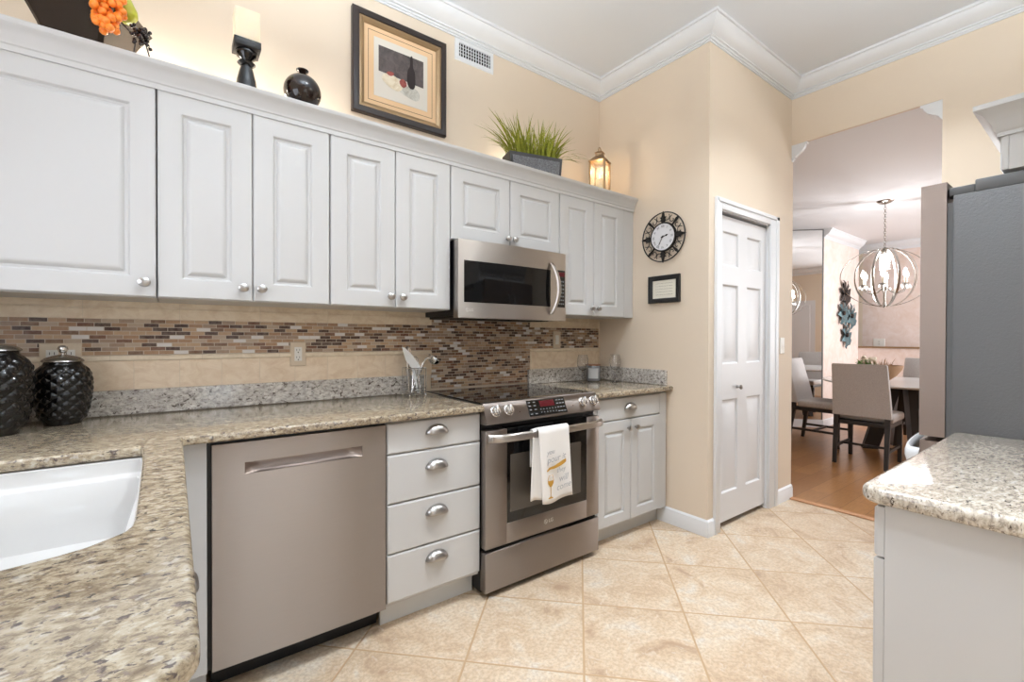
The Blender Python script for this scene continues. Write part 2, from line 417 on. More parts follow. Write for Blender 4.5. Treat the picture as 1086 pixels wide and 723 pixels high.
# ------------------------------------------------------------------ room shell
YN = 2.43; XW = -0.74; XC = 2.645; YC = 1.527; XR = 3.80; CZ = 3.16; DZ = 2.74; T = 0.10
struct(MB().box(XW - T, XR + 0.0, -4.1, YN + T, -0.08, 0), 'floor', 'floor_tile', 'beige stone-look floor tiles laid on the diagonal')
struct(MB().box(XR, 9.6, -1.5, 4.1, -0.08, 0), 'floor', 'wood_floor', 'brown wooden plank floor of the dining room')
struct(MB().box(XR - 0.025, XR + 0.03, 0.676, 1.524, 0.0, 0.010, 0.004), 'trim_1', 'threshold_wood', 'light wooden threshold strip between tile and wood floor')
struct(MB().box(XW - T, XR + 0.12, -4.1, 4.1, CZ, CZ + 0.1), 'ceiling', 'ceiling_paint', 'white kitchen ceiling')
struct(MB().box(XR + 0.027, 9.6, -1.5, 4.1, DZ, DZ + 0.1), 'ceiling', 'dining_ceiling_paint', 'lower white ceiling of the dining room')
struct(MB().box(XW - T, XR + 0.03, YN, YN + T, 0, CZ), 'wall_north', 'wall_beige', 'beige wall behind the white wall cabinets')
# wall with an unseen window over the sink
w = MB(); w.box(XW - T, XW, -4.1, 0.55, 0, CZ); w.box(XW - T, XW, 1.75, YN, 0, CZ); w.box(XW - T, XW, 0.55, 1.75, 0, 1.02); w.box(XW - T, XW, 0.55, 1.75, 2.2, CZ)
struct(w, 'wall_west', 'wall_beige')
w = MB()
for y0, y1, z0, z1 in ((0.55, 1.75, 1.02, 1.07), (0.55, 1.75, 2.15, 2.2), (0.55, 0.6, 1.07, 2.15), (1.7, 1.75, 1.07, 2.15), (1.13, 1.17, 1.07, 2.15)): w.box(XW - 0.07, XW - 0.02, y0, y1, z0, z1)
struct(w, 'window_1', 'white_trim')
# unseen wall behind the camera; openings added and shaped for streaks in the steel
w = MB()
w.box(XW, 0.38, -4.1, -4.0, 0, CZ); w.box(0.88, 1.80, -4.1, -4.0, 0, CZ); w.box(2.50, XR, -4.1, -4.0, 0, CZ)
for a, b in ((0.38, 0.88), (1.80, 2.50)): w.box(a, b, -4.1, -4.0, 2.5, CZ); w.box(a, b, -4.1, -4.0, 0, 0.15)
struct(w, 'wall_south', 'wall_beige')
for nm, a, b in (('added_window_2', 0.38, 0.88), ('added_window_3', 1.80, 2.50)):
    w = MB()
    for x in (a, b - 0.05): w.box(x, x + 0.05, -4.08, -4.02, 0.15, 2.5)
    w.box(a + 0.05, b - 0.05, -4.08, -4.02, 0.15, 0.21); w.box(a + 0.05, b - 0.05, -4.08, -4.02, 2.44, 2.5)
    struct(w, nm, 'white_trim')
# clock wall and closet
struct(MB().box(XC, XC + T, YC, YN, 0, CZ), 'wall_clock', 'wall_beige', 'short beige wall carrying the round clock')
DX0, DX1, DTOP = 2.775, 3.440, 2.045
w = MB(); w.box(XC + T, DX0, YC, YC + T, 0, CZ); w.box(DX1, XR + 0.03, YC, YC + T, 0, CZ); w.box(DX0, DX1, YC, YC + T, DTOP, CZ)
struct(w, 'wall_closet', 'wall_beige', 'beige wall around the white closet door')
w = MB(); w.box(XR - 0.07, XR + 0.03, YC + T, YN, 0, CZ)
struct(w, 'wall_closet_side', 'wall_beige')
# wall with the opening to the dining room
OY = 0.674
w = MB(); w.box(XR, XR + 0.12, -4.0, OY, 0, CZ); w.box(XR, XR + 0.025, OY, YC, 2.705, CZ)
struct(w, 'wall_east', 'wall_beige', 'beige wall with the wide opening to the dining room')
struct(MB().box(1.15, XR, -0.50, -0.40, 0, CZ), 'wall_fridge', 'wall_beige', 'beige wall behind the refrigerator')
# closet door: two panels wide, three high, in a white casing
cs = MB()
for x0, x1, z0, z1 in ((DX0 - 0.068, DX0, 0, DTOP + 0.068), (DX1, DX1 + 0.125, 0, DTOP + 0.068)):
    wd = x1 - x0
    cs.box(x0, x1, YC - 0.014, YC - 0.0, z0, z1, 0.003)
    cs.box(x0, x0 + wd * 0.35, YC - 0.020, YC - 0.012, z0, z1, 0.003) if x0 < DX0 else cs.box(x1 - wd * 0.35, x1, YC - 0.020, YC - 0.012, z0, z1, 0.003)
cs.box(DX0, DX1, YC - 0.014, YC, DTOP, DTOP + 0.068, 0.003); cs.box(DX0 - 0.06, DX1 + 0.125, YC - 0.020, YC - 0.012, DTOP + 0.042, DTOP + 0.068, 0.003)
cs.box(DX0, DX0 + 0.012, YC, YC + T, 0, DTOP); cs.box(DX1 - 0.004, DX1, YC, YC + T, 0, DTOP); cs.box(DX0 + 0.012, DX1, YC, YC + T, DTOP - 0.006, DTOP)
struct(cs, 'trim_2', 'white_trim', 'white moulded casing around the closet door', 30)
dr = tag(bpy.data.objects.new('door_1', None), 'white six-panel closet door with a small nickel knob', None, None, 'structure'); COL.objects.link(dr); dr.location = (DX0, YC, 0)
yd = YC + 0.018
d = MB(); xa, xb = DX0 + 0.014, DX1 - 0.006
cols = ((xa + 0.055, xa + 0.255), (xb - 0.275, xb - 0.075)); rows = ((0.22, 0.83), (1.06, 1.58), (1.70, 1.925))
xs = sorted([xa, xb] + [c for p in cols for c in p]); zs = sorted([0.035, 2.022] + [c for p in rows for c in p])
for i in range(len(xs) - 1):
    for j in range(len(zs) - 1):
        x0, x1, z0, z1 = xs[i], xs[i + 1], zs[j], zs[j + 1]
        if (x0, x1) in cols and (z0, z1) in rows:
            d.loft([[(x0 + k, y, z0 + k), (x1 - k, y, z0 + k), (x1 - k, y, z1 - k), (x0 + k, y, z1 - k)] for k, y in ((0, yd), (0.004, yd + 0.002), (0.010, yd + 0.010), (0.018, yd + 0.010), (0.042, yd + 0.003))], False, True)
        else:
            d.F([d.V(p) for p in ((x0, yd, z0), (x1, yd, z0), (x1, yd, z1), (x0, yd, z1))])
d.box(xa, xb, yd + 0.012, yd + 0.034, 0.035, 2.022)
bmesh.ops.remove_doubles(d.bm, verts=d.bm.verts[:], dist=1e-5)
for x0, x1, z0, z1 in ((xa, xa, 0, 0),): pass
d.F([d.V(p) for p in ((xa, yd, 0.035), (xa, yd, 2.022), (xa, yd + 0.034, 2.022), (xa, yd + 0.034, 0.035))]); d.F([d.V(p) for p in ((xb, yd, 0.035), (xb, yd, 2.022), (xb, yd + 0.034, 2.022), (xb, yd + 0.034, 0.035))])
leaf = d.build('door_panel', 'white_door', dr, 25)
k = MB().lathe([(0.010, 0), (0.010, -0.006), (0.006, -0.010), (0.006, -0.018), (0.014, -0.024), (0.016, -0.032), (0.010, -0.038), (0.001, -0.039)], (3.03, yd, 0.905), 18, 'Y').build('door_knob', 'nickel', leaf, 40)
struct(MB().box(XC + T, XR - 0.07, YN - 0.04, YN - 0.001, 0.0, CZ), 'wall_closet_inside', 'dark_shadow')
# crown mouldings and baseboards
CR = [(0, 0), (0.105, 0), (0.105, -0.016), (0.094, -0.016), (0.090, -0.030), (0.072, -0.053), (0.046, -0.071), (0.027, -0.079), (0.027, -0.088), (0.016, -0.088), (0.014, -0.099), (0.007, -0.099), (0.007, -0.110), (0, -0.110)]
m = MB(); sweep(m, [(XW, -4), (XW, YN), (XC, YN), (XC, YC), (XR, YC), (XR, -4.0)], [(a, b) for a, b in CR], CZ)
struct(m, 'trim_3', 'white_trim', 'white crown moulding around the kitchen ceiling', 30)
BB = [(0, 0), (0.014, 0), (0.014, 0.075), (0.011, 0.082), (0.011, 0.092), (0.006, 0.100), (0, 0.104)]
m = MB(); sweep(m, [(XC, 1.884), (XC, YC), (DX0 - 0.0685, YC)], BB, 0); struct(m, 'baseboard_clock_wall', 'white_trim', 'white baseboard under the clock wall', 30)
m = MB(); sweep(m, [(DX1 + 0.1255, YC), (XR + 0.03, YC), (XR + 0.03, YC + 0.9)][:2], BB, 0); struct(m, 'baseboard_closet_wall', 'white_trim', 'short white baseboard right of the closet door', 30)
# dining room: mirror wall on the slant, pink walls, half wall with ledge
MC = Vector((7.198, 2.477))
D45 = Vector((-0.70711, 0.70711)); N45 = Vector((0.70711, 0.70711))
def slant_box(mb, s0, s1, t0, t1, z0, z1):
    pts = [MC + D45 * a + N45 * b for a, b in ((s0, t0), (s1, t0), (s1, t1), (s0, t1))]
    return mb.prism([(p.x, p.y) for p in pts], (z0, z1), 'Z')
struct(slant_box(MB(), 0, 1.25, 0.012, 0.1, 0, DZ), 'wall_slant', 'wall_beige')
struct(MB().box(7.215, 8.60, 2.477, 2.577, 0, DZ), 'wall_pink', 'wall_pink', 'mottled pink dining room wall with the metal flowers')
struct(MB().box(8.60, 8.70, -1.4, 2.577, 0, 1.085), 'wall_half', 'wall_pink', 'low pink half wall behind the dining table')
struct(MB().box(8.575, 8.725, -1.4, 2.47, 1.085, 1.11, 0.006), 'trim_4', 'frame_gold', 'stone ledge capping the pink half wall')
struct(MB().box(9.05, 9.15, -1.4, 2.55, 0, DZ), 'wall_far', 'wall_pink', 'mottled pink wall beyond the half wall')
struct(MB().box(9.05, 9.15, 2.55, 4.0, 0, DZ), 'wall_far_return', 'wall_beige', 'narrow cream wall strip beside the pink wall')
struct(MB().box(XR + 0.12, 9.2, -1.5, -1.4, 0, DZ), 'wall_dining_side', 'wall_beige')
struct(MB().box(XR + 0.03, 9.2, 4.0, 4.1, 0, DZ), 'wall_dining_north', 'wall_beige')
struct(MB().box(XR - 0.07, XR + 0.03, YN, 4.1, 0, CZ), 'wall_dining_west', 'wall_beige')
CR2 = [(a * 0.95, b * 1.15) for a, b in CR]
m = MB(); sweep(m, [(7.198, 2.477), (8.60, 2.477)], CR2, DZ); struct(m, 'trim_5', 'white_trim', 'white crown moulding over the pink wall', 30)
m = MB(); sweep(m, [(9.05, 2.60), (9.05, -1.4)], CR2, DZ); struct(m, 'trim_6', 'white_trim', None, 30)
m = MB(); sweep(m, [(9.0, -1.4), (XR + 0.12, -1.4)], CR2, DZ); struct(m, 'trim_7', 'white_trim', None, 30)
m = MB(); sweep(m, [(7.198, 2.477), (8.60, 2.477), (8.60, -1.4)], BB, 0); struct(m, 'baseboard_dining', 'white_trim', 'white baseboard along the pink dining room walls', 30)
m = MB(); m.prism([(MC + D45 * a + N45 * b)[:] for a, b in ((0.0, 0.0), (1.25, 0.0), (1.25, -0.014), (0.0, -0.014))], (0, 0.104), 'Z'); struct(m, 'baseboard_mirror', 'white_trim', 'white baseboard under the large wall mirror')
# little moulding returns on both ends of the header
m = MB(); m.loft([[(XR + e, OY + a, 2.704 + b * 1.1) for a, b in CR] for e in (0.002, 0.10)]); struct(m, 'trim_8', 'white_trim', 'white moulding return at the refrigerator end of the opening', 30)
m = MB(); m.loft([[(XR + e, YC - a, 2.704 + b * 1.1) for a, b in CR] for e in (0.002, 0.03)]); struct(m, 'trim_9', 'white_trim', 'white moulding return at the closet end of the opening', 30)
# door seen in the mirror
d2 = MB(); d2.rings_rect(5.0, 5.72, 0.01, 2.05, [(0, -1.39), (0.09, -1.39), (0.1, -1.38), (0.13, -1.38)], -1.399)
o = d2.build('door_2', 'white_door', None, 30)
o.rotation_euler = (0, 0, 0); o['kind'] = 'structure'

# ------------------------------------------------------------------ backsplash on the north wall
bs = tag(bpy.data.objects.new('wall_backsplash', None), 'tiled backsplash of beige stone and brown glass mosaic', None, None, 'structure'); COL.objects.link(bs)
PX0, PX1 = 1.213, 1.953
ys = YN - 0.010
m = MB(); m.box(XW, PX0, ys, YN, 1.154, 1.300); m.box(PX1, XC - 0.012, ys, YN, 1.154, 1.300); m.box(PX0, PX1, ys, YN, 0.93, 1.345)
m.build('mosaic_tile', 'mosaic', bs)
m = MB(); m.box(XW, PX0, ys, YN, 1.012, 1.131); m.box(PX1, XC - 0.012, ys, YN, 1.012, 1.131); m.build('border_tile', 'border_tile_stone', bs)
m = MB()
for x0, x1 in ((XW, PX0), (PX1, XC - 0.012)): m.box(x0, x1, ys - 0.006, YN, 1.132, 1.153, 0.004)
m.box(PX1, PX1 + 0.014, ys - 0.004, YN, 1.012, 1.132, 0.003); m.box(XC - 0.012, XC - 0.0005, ys - 0.004, YN, 1.012, 1.37, 0.003)
m.build('pencil_liner', 'liner_stone', bs, 30)
m = MB()
for x0, x1 in ((XW, PX0), (PX1, XC - 0.012)): m.box(x0, x1, ys, YN, 1.301, 1.372); m.box(x0, x1, ys - 0.005, YN, 1.340, 1.349, 0.003)
m.build('top_border_tile', 'top_tile_stone', bs, 30)

# ------------------------------------------------------------------ cabinet helpers
def raised_door(mb, x0, x1, z0, z1, y, stile=0.068, t=0.019):
    e = 0.004
    pr = [(0, y + e), (e * 0.4, y + e * 0.4), (e, y), (stile, y), (stile + 0.004, y + 0.0015), (stile + 0.010, y + 0.0100), (stile + 0.019, y + 0.0112), (stile + 0.022, y + 0.0075), (stile + 0.028, y + 0.0035), (stile + 0.034, y + 0.001), (stile + 0.038, y + 0.0008)]
    return mb.rings_rect(x0, x1, z0, z1, pr, y + t)
def slab_front(mb, x0, x1, z0, z1, y, t=0.019, e=0.007):
    return mb.rings_rect(x0, x1, z0, z1, [(0, y + e), (e * 0.35, y + e * 0.35), (e, y), (e + 0.002, y)], y + t)
KNOB = [(0.007, 0.0), (0.0065, -0.011), (0.008, -0.014), (0.0175, -0.018), (0.0195, -0.022), (0.0185, -0.027), (0.011, -0.031), (0.001, -0.032)]
def knob(parent, x, y, z):
    mb = MB().lathe(KNOB, (x, y, z), 20, 'Y', sx=1.0, sy=0.86)
    return mb.build('knob', 'nickel', parent, 40)
def cup_pull(parent, x, y, z, w=0.052, hh=0.038, out=0.026):
    """half-dome bin pull with its open side down"""
    mb = MB(); nu, nv = 16, 8; R = []
    for j in range(nv + 1):
        b = PI / 2 * j / nv; ring = []
        for i in range(nu + 1):
            a = PI * i / nu
            ring.append(mb.V((x - w * math.cos(a) * (0.25 + 0.75 * math.cos(b) ** 0.8), y - 0.001 - out * math.sin(b), z - hh * 0.45 + hh * math.sin(a) * (0.15 + 0.85 * math.cos(b)))))
        R.append(ring)
    for a, b in zip(R, R[1:]):
        for i in range(nu): mb.F((a[i], a[i + 1], b[i + 1], b[i]))
    mb.F(R[-1])
    ob = mb.build('cup_pull', 'nickel', parent, 50)
    sm = ob.modifiers.new('thickness', 'SOLIDIFY'); sm.thickness = 0.0025; sm.offset = 1
    return ob

# ------------------------------------------------------------------ wall cabinets
YU = 2.098; UB = 1.372; UT = 2.134; G = 0.0016
def upper(x0, x1, z0, doors, knobs, label):
    c = thing('wall_cabinet', label, 'cabinet', ((x0 + x1) / 2, YN, z0), 'white raised-panel wall cabinets')
    b = MB().box(x0 + 0.0005, x1 - 0.0005, YU + 0.021, YN - 0.001 if z0 > 1.5 else YN - 0.001, z0, UT)
    b.build('cabinet_body', 'white_paint', c)
    for (a, e), kx in zip(doors, knobs):
        dm = raised_door(MB(), a + G, e - G, z0 + 0.002, UT - 0.004, YU, 0.068 if e - a > 0.25 else 0.06)
        dd = dm.build('cabinet_door', 'white_paint', c, 28)
        knob(dd, kx, YU, z0 + (0.052 if z0 < 1.5 else 0.048))
    return c
upper(XW + 0.001, -0.049, UB, [(-0.66, -0.049)], [-0.084], 'wide white single-door wall cabinet hanging above the black canisters')
upper(-0.047, 0.556, UB, [(-0.047, 0.2575), (0.2575, 0.556)], [0.222, 0.287], 'white two-door wall cabinet under the candle holder and small round vase')
upper(0.558, 1.160, UB, [(0.558, 0.860), (0.860, 1.160)], [0.832, 0.892], 'full-height white two-door wall cabinet directly beside the microwave, under the framed picture')
upper(1.162, 1.927, 1.742, [(1.162, 1.545), (1.545, 1.927)], [1.522, 1.570], 'short white two-door wall cabinet mounted above the microwave')
c5 = upper(1.929, XC - 0.001, UB, [(1.929, 2.237), (2.237, 2.542)], [2.207, 2.268], 'narrow-doored white wall cabinet in the corner next to the clock wall')
MB().box(2.544, XC - 0.0015, YU + 0.004, YU + 0.0205, UB + 0.001, UT - 0.004, 0.002).build('filler_strip', 'white_paint', c5)
cc = thing('cabinet_crown', 'long white crown moulding topping the row of wall cabinets', 'moulding', (1.0, YU, UT))
CP = [(YU + 0.022, 0.000), (YU - 0.0008, 0.000), (YU - 0.0008, -0.008), (YU - 0.005, -0.008), (YU - 0.005, 0.010), (YU - 0.009, 0.014), (YU - 0.009, 0.020), (YU - 0.012, 0.026), (YU - 0.018, 0.044), (YU - 0.027, 0.058), (YU - 0.036, 0.066), (YU - 0.038, 0.070), (YU - 0.038, 0.084), (YU + 0.022, 0.084)]
MB().prism([(a, UT + b) for a, b in CP], (XW + 0.002, XC - 0.001), 'X').build('crown_profile', 'white_paint', cc, 30)
MB().box(XW + 0.002, XC - 0.001, YU + 0.0225, YN - 0.001, UT + 0.0005, UT + 0.084).build('dust_cover', 'white_paint', cc)
DECK = UT + 0.0845

# ------------------------------------------------------------------ base run
YB = 1.808; CT = 0.914
FZ = CT - 0.031
def base_box(c, x0, x1, ztoe=0.105):
    MB().box(x0 + 0.0005, x1 - 0.0005, YB + 0.0195, YN - 0.012, ztoe, FZ - 0.001).build('cabinet_body', 'white_paint', c)
    MB().box(x0 + 0.0005, x1 - 0.0005, YB + 0.077, YB + 0.092, 0.0, ztoe).build('toe_kick', 'toe_kick_paint', c)
# drawer cabinet
dc = thing('drawer_cabinet', 'white four-drawer base cabinet between dishwasher and range', 'cabinet', (0.935, YB, 0))
base_box(dc, 0.704, 1.163)
for z0, z1, pz in ((0.742, 0.872, 0.828), (0.535, 0.738, 0.675), (0.326, 0.531, 0.473), (0.122, 0.322, 0.271)):
    f = slab_front(MB(), 0.706, 1.161, z0 + 0.0005, z1, YB).build('drawer_front', 'white_paint', dc, 28)
    cup_pull(f, 0.932, YB, pz - 0.002)
# corner cabinet beside the range
rc = thing('base_cabinet', 'white base cabinet with one drawer and two doors, right of the range', 'cabinet', (2.29, YB, 0))
base_box(rc, 1.931, XC - 0.016)
f = slab_front(MB(), 1.962, 2.556, 0.737, 0.868, YB).build('drawer_front', 'white_paint', rc, 28); cup_pull(f, 2.252, YB, 0.811)
for a, e, kx in ((1.962, 2.2605, 2.232), (2.2635, 2.556, 2.303)):
    dd = raised_door(MB(), a, e, 0.112, 0.731, YB, 0.058).build('cabinet_door', 'white_paint', rc, 28); knob(dd, kx, YB, 0.679)
MB().box(1.9315, 1.960, YB + 0.004, YB + 0.019, 0.108, 0.87).build('filler_strip', 'white_paint', rc)
MB().box(2.558, XC - 0.017, YB + 0.004, YB + 0.019, 0.108, 0.87, 0.002).build('filler_strip', 'white_paint', rc)
# dishwasher
dw = thing('dishwasher', 'stainless steel dishwasher with a pocket handle under the counter', 'dishwasher', (0.4, YB, 0))
MB().box(0.089, 0.7025, YB + 0.022, YN - 0.05, 0.106, FZ - 0.002).build('tub_body', 'black_plastic', dw)
d = MB(); X0, X1, Z0, Z1 = 0.101, 0.700, 0.108, 0.868
hx0, hx1, hz0, hz1 = 0.196, 0.602, 0.757, 0.797
xs = [X0, hx0, hx1, X1]; zs = [Z0, hz0, hz1, Z1]
def bow(x): return YB - 0.0045 * (1 - ((x - 0.4) / 0.3) ** 2)
nx = 24
xg = sorted(set([X0 + (X1 - X0) * i / nx for i in range(nx + 1)] + [hx0, hx1]))
grid = {}
def gv(x, z):
    key = (round(x, 5), round(z, 5))
    if key not in grid: grid[key] = d.V((x, bow(x), z))
    return grid[key]
for a, b in zip(xg, xg[1:]):
    for j in range(3):
        if j == 1 and a >= hx0 - 1e-6 and b <= hx1 + 1e-6: continue
        d.F((gv(a, zs[j]), gv(b, zs[j]), gv(b, zs[j + 1]), gv(a, zs[j + 1])))
for a, b in zip(xg, xg[1:]):
    d.F((gv(a, Z1), gv(b, Z1), d.V((b, YB + 0.02, Z1)), d.V((a, YB + 0.02, Z1)))); d.F((gv(b, Z0), gv(a, Z0), d.V((a, YB + 0.02, Z0)), d.V((b, YB + 0.02, Z0))))
for x in (X0, X1):
    d.F((gv(x, Z0), gv(x, zs[1]), gv(x, zs[2]), gv(x, Z1), d.V((x, YB + 0.02, Z1)), d.V((x, YB + 0.02, Z0))))
door = d.build('door', 'brushed_steel', dw, 35)
p = MB(); hg = [x for x in xg if hx0 - 1e-6 <= x <= hx1 + 1e-6]
prof = [(0.0, hz1), (0.024, hz1 + 0.003), (0.026, hz1 - 0.004), (0.021, hz0 + 0.020), (0.010, hz0 + 0.006), (0.003, hz0 + 0.001), (0.0, hz0)]
R = []
for x in hg:
    tpr = min(1.0, min(x - hx0, hx1 - x) / 0.03 + 0.15); R.append([p.V((x, bow(x) + a * tpr, z)) for a, z in prof])
for a, b in zip(R, R[1:]):
    for i in range(len(prof) - 1): p.F((a[i], a[i + 1], b[i + 1], b[i]))
p.F(R[0]); p.F(R[-1]); p.build('pocket_handle', 'fridge_steel', door, 50)
MB().box(0.103, 0.698, YB + 0.105, YB + 0.12, 0.0, 0.104).build('toe_panel', 'black_plastic', dw)
fp = thing('filler_panel', 'narrow white filler panel between dishwasher and sink counter', 'panel', (0.045, YB, 0))
MB().box(-0.012, 0.087, YB + 0.002, YB + 0.021, 0.108, FZ - 0.002, 0.002).build('panel_board', 'white_paint', fp)
MB().box(-0.012, 0.087, YB + 0.077, YB + 0.092, 0.0, 0.104).build('toe_kick', 'toe_kick_paint', fp)

# ------------------------------------------------------------------ countertops
YE = 1.772; PXE = 0.022; PYE = 0.532
ct = thing('countertop', 'L-shaped speckled gold granite countertop around the white sink', 'countertop', (0, YN, CT))
outl = [(XW + 0.001, YN - 0.011), (1.1585, YN - 0.011), (1.1585, YE), (PXE + 0.012, YE)] + [(PXE, YE - 0.012)] + arc(PXE - 0.05, PYE + 0.05, 0.05, 0, -90, 8) + [(XW + 0.001, PYE)]
SX0, SX1, SY0, SY1 = -0.52, -0.058, 0.905, 1.69
hole = [(-0.078, SY1), (SX0 + 0.03, SY1), (SX0, SY1 - 0.03), (SX0, SY0 + 0.06)] + [(SX0 + 0.05, SY0 + 0.012), (-0.34, SY0 - 0.004), (-0.26, SY0 - 0.004), (-0.19, 0.909), (-0.137, 0.920), (-0.108, 0.932), (-0.088, 0.948), (-0.069, 0.966), (-0.060, 0.988), (-0.057, 1.02), (-0.058, 1.137), (-0.061, 1.283), (-0.066, 1.517), (-0.072, 1.66)]
slab_curve('granite_slab', outl, [hole], CT, 0.031, 0.009, 'granite_gold', ct)
u = MB(); u.box(XW + 0.001, 1.1585, YN - 0.031, YN - 0.0115, CT + 0.0005, CT + 0.100, 0.002); u.build('upstand', 'granite_upstand_lit', ct)
ct2 = thing('countertop', 'short granite countertop in the corner holding the grey candle jar', 'countertop', (2.3, YN, CT))
slab_curve('granite_slab', [(1.9315, YN - 0.011), (XC - 0.001, YN - 0.011), (XC - 0.001, YE), (1.9315, YE)], [], CT, 0.031, 0.009, 'granite_gold', ct2)
u = MB(); u.box(1.9315, XC - 0.0015, YN - 0.031, YN - 0.0115, CT + 0.0005, CT + 0.100, 0.002); u.box(XC - 0.021, XC - 0.0015, 1.815, YN - 0.0315, CT + 0.0005, CT + 0.100, 0.002); u.build('upstand', 'granite_upstand_lit', ct2)
# sink
sk = thing('sink', 'white undermount ceramic sink set in the gold granite', 'sink', (-0.3, 1.3, 0.66))
s_ = MB(); ring = []
def off(poly, dd):
    cx = sum(p[0] for p in poly) / len(poly); cy = sum(p[1] for p in poly) / len(poly)
    return [(p[0] + (p[0] - cx) / math.hypot(p[0] - cx, p[1] - cy) * dd, p[1] + (p[1] - cy) / math.hypot(p[0] - cx, p[1] - cy) * dd) for p in poly]
lev = [(0.012, CT - 0.033), (0.004, CT - 0.033), (-0.001, CT - 0.036), (-0.003, CT - 0.070), (-0.007, CT - 0.076), (-0.022, CT - 0.079), (-0.026, CT - 0.083), (-0.030, CT - 0.18), (-0.045, CT - 0.232), (-0.09, CT - 0.243)]
s_.loft([[(x, y, z) for x, y in off(hole, dd)] for dd, z in lev] + [[(-0.3 + 0.03 * math.cos(a), 1.3 + 0.03 * math.sin(a), CT - 0.245) for a in [math.atan2(p[1] - 1.3, p[0] + 0.3) for p in hole]]], False, True)
so = s_.build('basin', 'sink_ceramic', sk, 50)
mm = so.modifiers.new('thickness', 'SOLIDIFY'); mm.thickness = 0.008; mm.offset = -1
MB().lathe([(0.001, 0), (0.042, 0), (0.044, 0.002), (0.040, 0.003), (0.030, 0.001), (0.001, 0.001)], (-0.3, 1.3, CT - 0.2445), 24).build('drain', 'chrome', sk, 40)
# sink base cabinet: faces +X
sb = thing('sink_cabinet', 'white sink base cabinet under the gold granite, seen edge on', 'cabinet', (-0.3, 1.2, 0))
MB().box(XW + 0.01, -0.016, PYE + 0.02, 0.84, 0.105, FZ - 0.001).build('cabinet_body', 'white_paint', sb)
MB().box(-0.030, -0.016, 0.8405, YE + 0.02, 0.105, FZ - 0.001).build('face_frame', 'white_paint', sb)
MB().box(-0.12, -0.105, PYE + 0.04, YE + 0.0, 0.0, 0.104).build('toe_kick', 'toe_kick_paint', sb)
MX = Matrix.Rotation(PI / 2, 4, 'Z')
XF = Matrix.Translation((0.003, 0, 0)) @ MX
for a, e, z0, z1, pz in ((0.85, 1.56, 0.64, 0.868, 0.705), (0.85, 1.56, 0.40, 0.636, 0.56), (0.85, 1.56, 0.12, 0.396, 0.33)):
    f = slab_front(MB(XF), a, e, z0, z1, 0.0).build('drawer_front', 'white_paint', sb, 28)
    q = cup_pull(f, 0, 0, 0, out=0.037); q.data.transform(Matrix.Translation(Vector((0.003, 1.205, pz)) - worldloc(sb)) @ MX @ Matrix.Translation(worldloc(sb)))

# ------------------------------------------------------------------ range
rg = thing('range', 'stainless slide-in electric range with black glass cooktop', 'range', (1.544, 1.76, 0))
RX0, RX1 = 1.1625, 1.9275; YO = 1.765
MB().box(RX0 + 0.004, RX1 - 0.004, YO + 0.047, 2.36, 0.02, 0.898).build('range_body', 'black_plastic', rg)
for x in (RX0 + 0.05, RX1 - 0.05):
    for y in (1.87, 2.28): MB().lathe([(0.018, 0), (0.018, 0.008), (0.010, 0.010), (0.010, 0.021)], (x, y, 0), 12).build('levelling_foot', 'black_plastic', rg)
m = MB(); m.box(RX0 - 0.004 + 0.004, RX1, 1.812, 2.385, 0.9155, 0.9215, 0.002); m.build('cooktop_glass', 'black_glass', rg)
for x, y, r in ((1.36, 1.98, 0.11), (1.73, 1.98, 0.09), (1.36, 2.22, 0.08), (1.73, 2.22, 0.10)): MB().lathe([(r - 0.0012, 0.9216), (r, 0.9216), (r, 0.9217), (r - 0.0012, 0.9217)], (x, y, 0), 48, cap=False).build('burner_ring', 'key_grey', rg)
pc = [(1.8115, 0.9205), (1.804, 0.9215), (1.794, 0.918), (1.757, 0.838), (1.755, 0.826), (1.766, 0.820), (1.8115, 0.820)]
panel = MB().prism(pc, (RX0, RX1), 'X').build('control_panel', 'brushed_steel', rg, 30)
# frame on the slanted panel face: origin at face point, axes x, up-slope, normal
pa, pb = Vector((0, 1.757, 0.838)), Vector((0, 1.794, 0.918)); upv = (pb - pa).normalized(); nrm = Vector((0, -upv.z, upv.y))
def PF(x, t, n=0.0): return Vector((x, 0, 0)) + pa + upv * t + nrm * n
Mface = Matrix(((1, 0, 0, 0), (0, upv.y, nrm.y, 0), (0, upv.z, nrm.z, 0), (0, 0, 0, 1)))
for x in (1.222, 1.300, 1.806, 1.888):
    c0 = PF(x, 0.044, 0.0); M = Matrix.Translation(c0) @ Mface
    kb = MB(M).lathe([(0.027, 0.0), (0.027, 0.006), (0.025, 0.008), (0.022, 0.009), (0.021, 0.020), (0.019, 0.023), (0.001, 0.0235)], (0, 0, 0), 24)
    kb.box(-0.007, 0.007, -0.021, 0.021, 0.018, 0.033, 0.003)
    kb.build('control_knob', 'chrome', panel, 35)
M = Matrix.Translation(PF(1.547, 0.040, 0.0)) @ Mface
disp = MB(M).box(-0.128, 0.128, -0.041, 0.041, 0.0002, 0.003, 0.001).build('display_panel', 'black_glass', panel)
MB(M).box(-0.048, 0.052, 0.002, 0.034, 0.0030, 0.0036).build('clock_display', 'display_red', disp)
kk = MB(M)
for x in (-0.112, -0.080, 0.074, 0.094, 0.114):
    for y in (-0.030, -0.008, 0.012, 0.030): kk.box(x - 0.009, x + 0.006, y - 0.003, y + 0.002, 0.0030, 0.0034)
for x in (-0.048, -0.028, -0.008, 0.012, 0.032, 0.052):
    for y in (-0.010, -0.026): kk.box(x - 0.003, x + 0.003, y - 0.003, y + 0.002, 0.0030, 0.0034)
kk.build('key_print', 'key_grey', disp)
for x in (-0.181, 0.181): MB(M).box(x - 0.002, x + 0.002, -0.012, -0.008, 0.0002, 0.0012).build('indicator_lamp', 'display_red', panel)
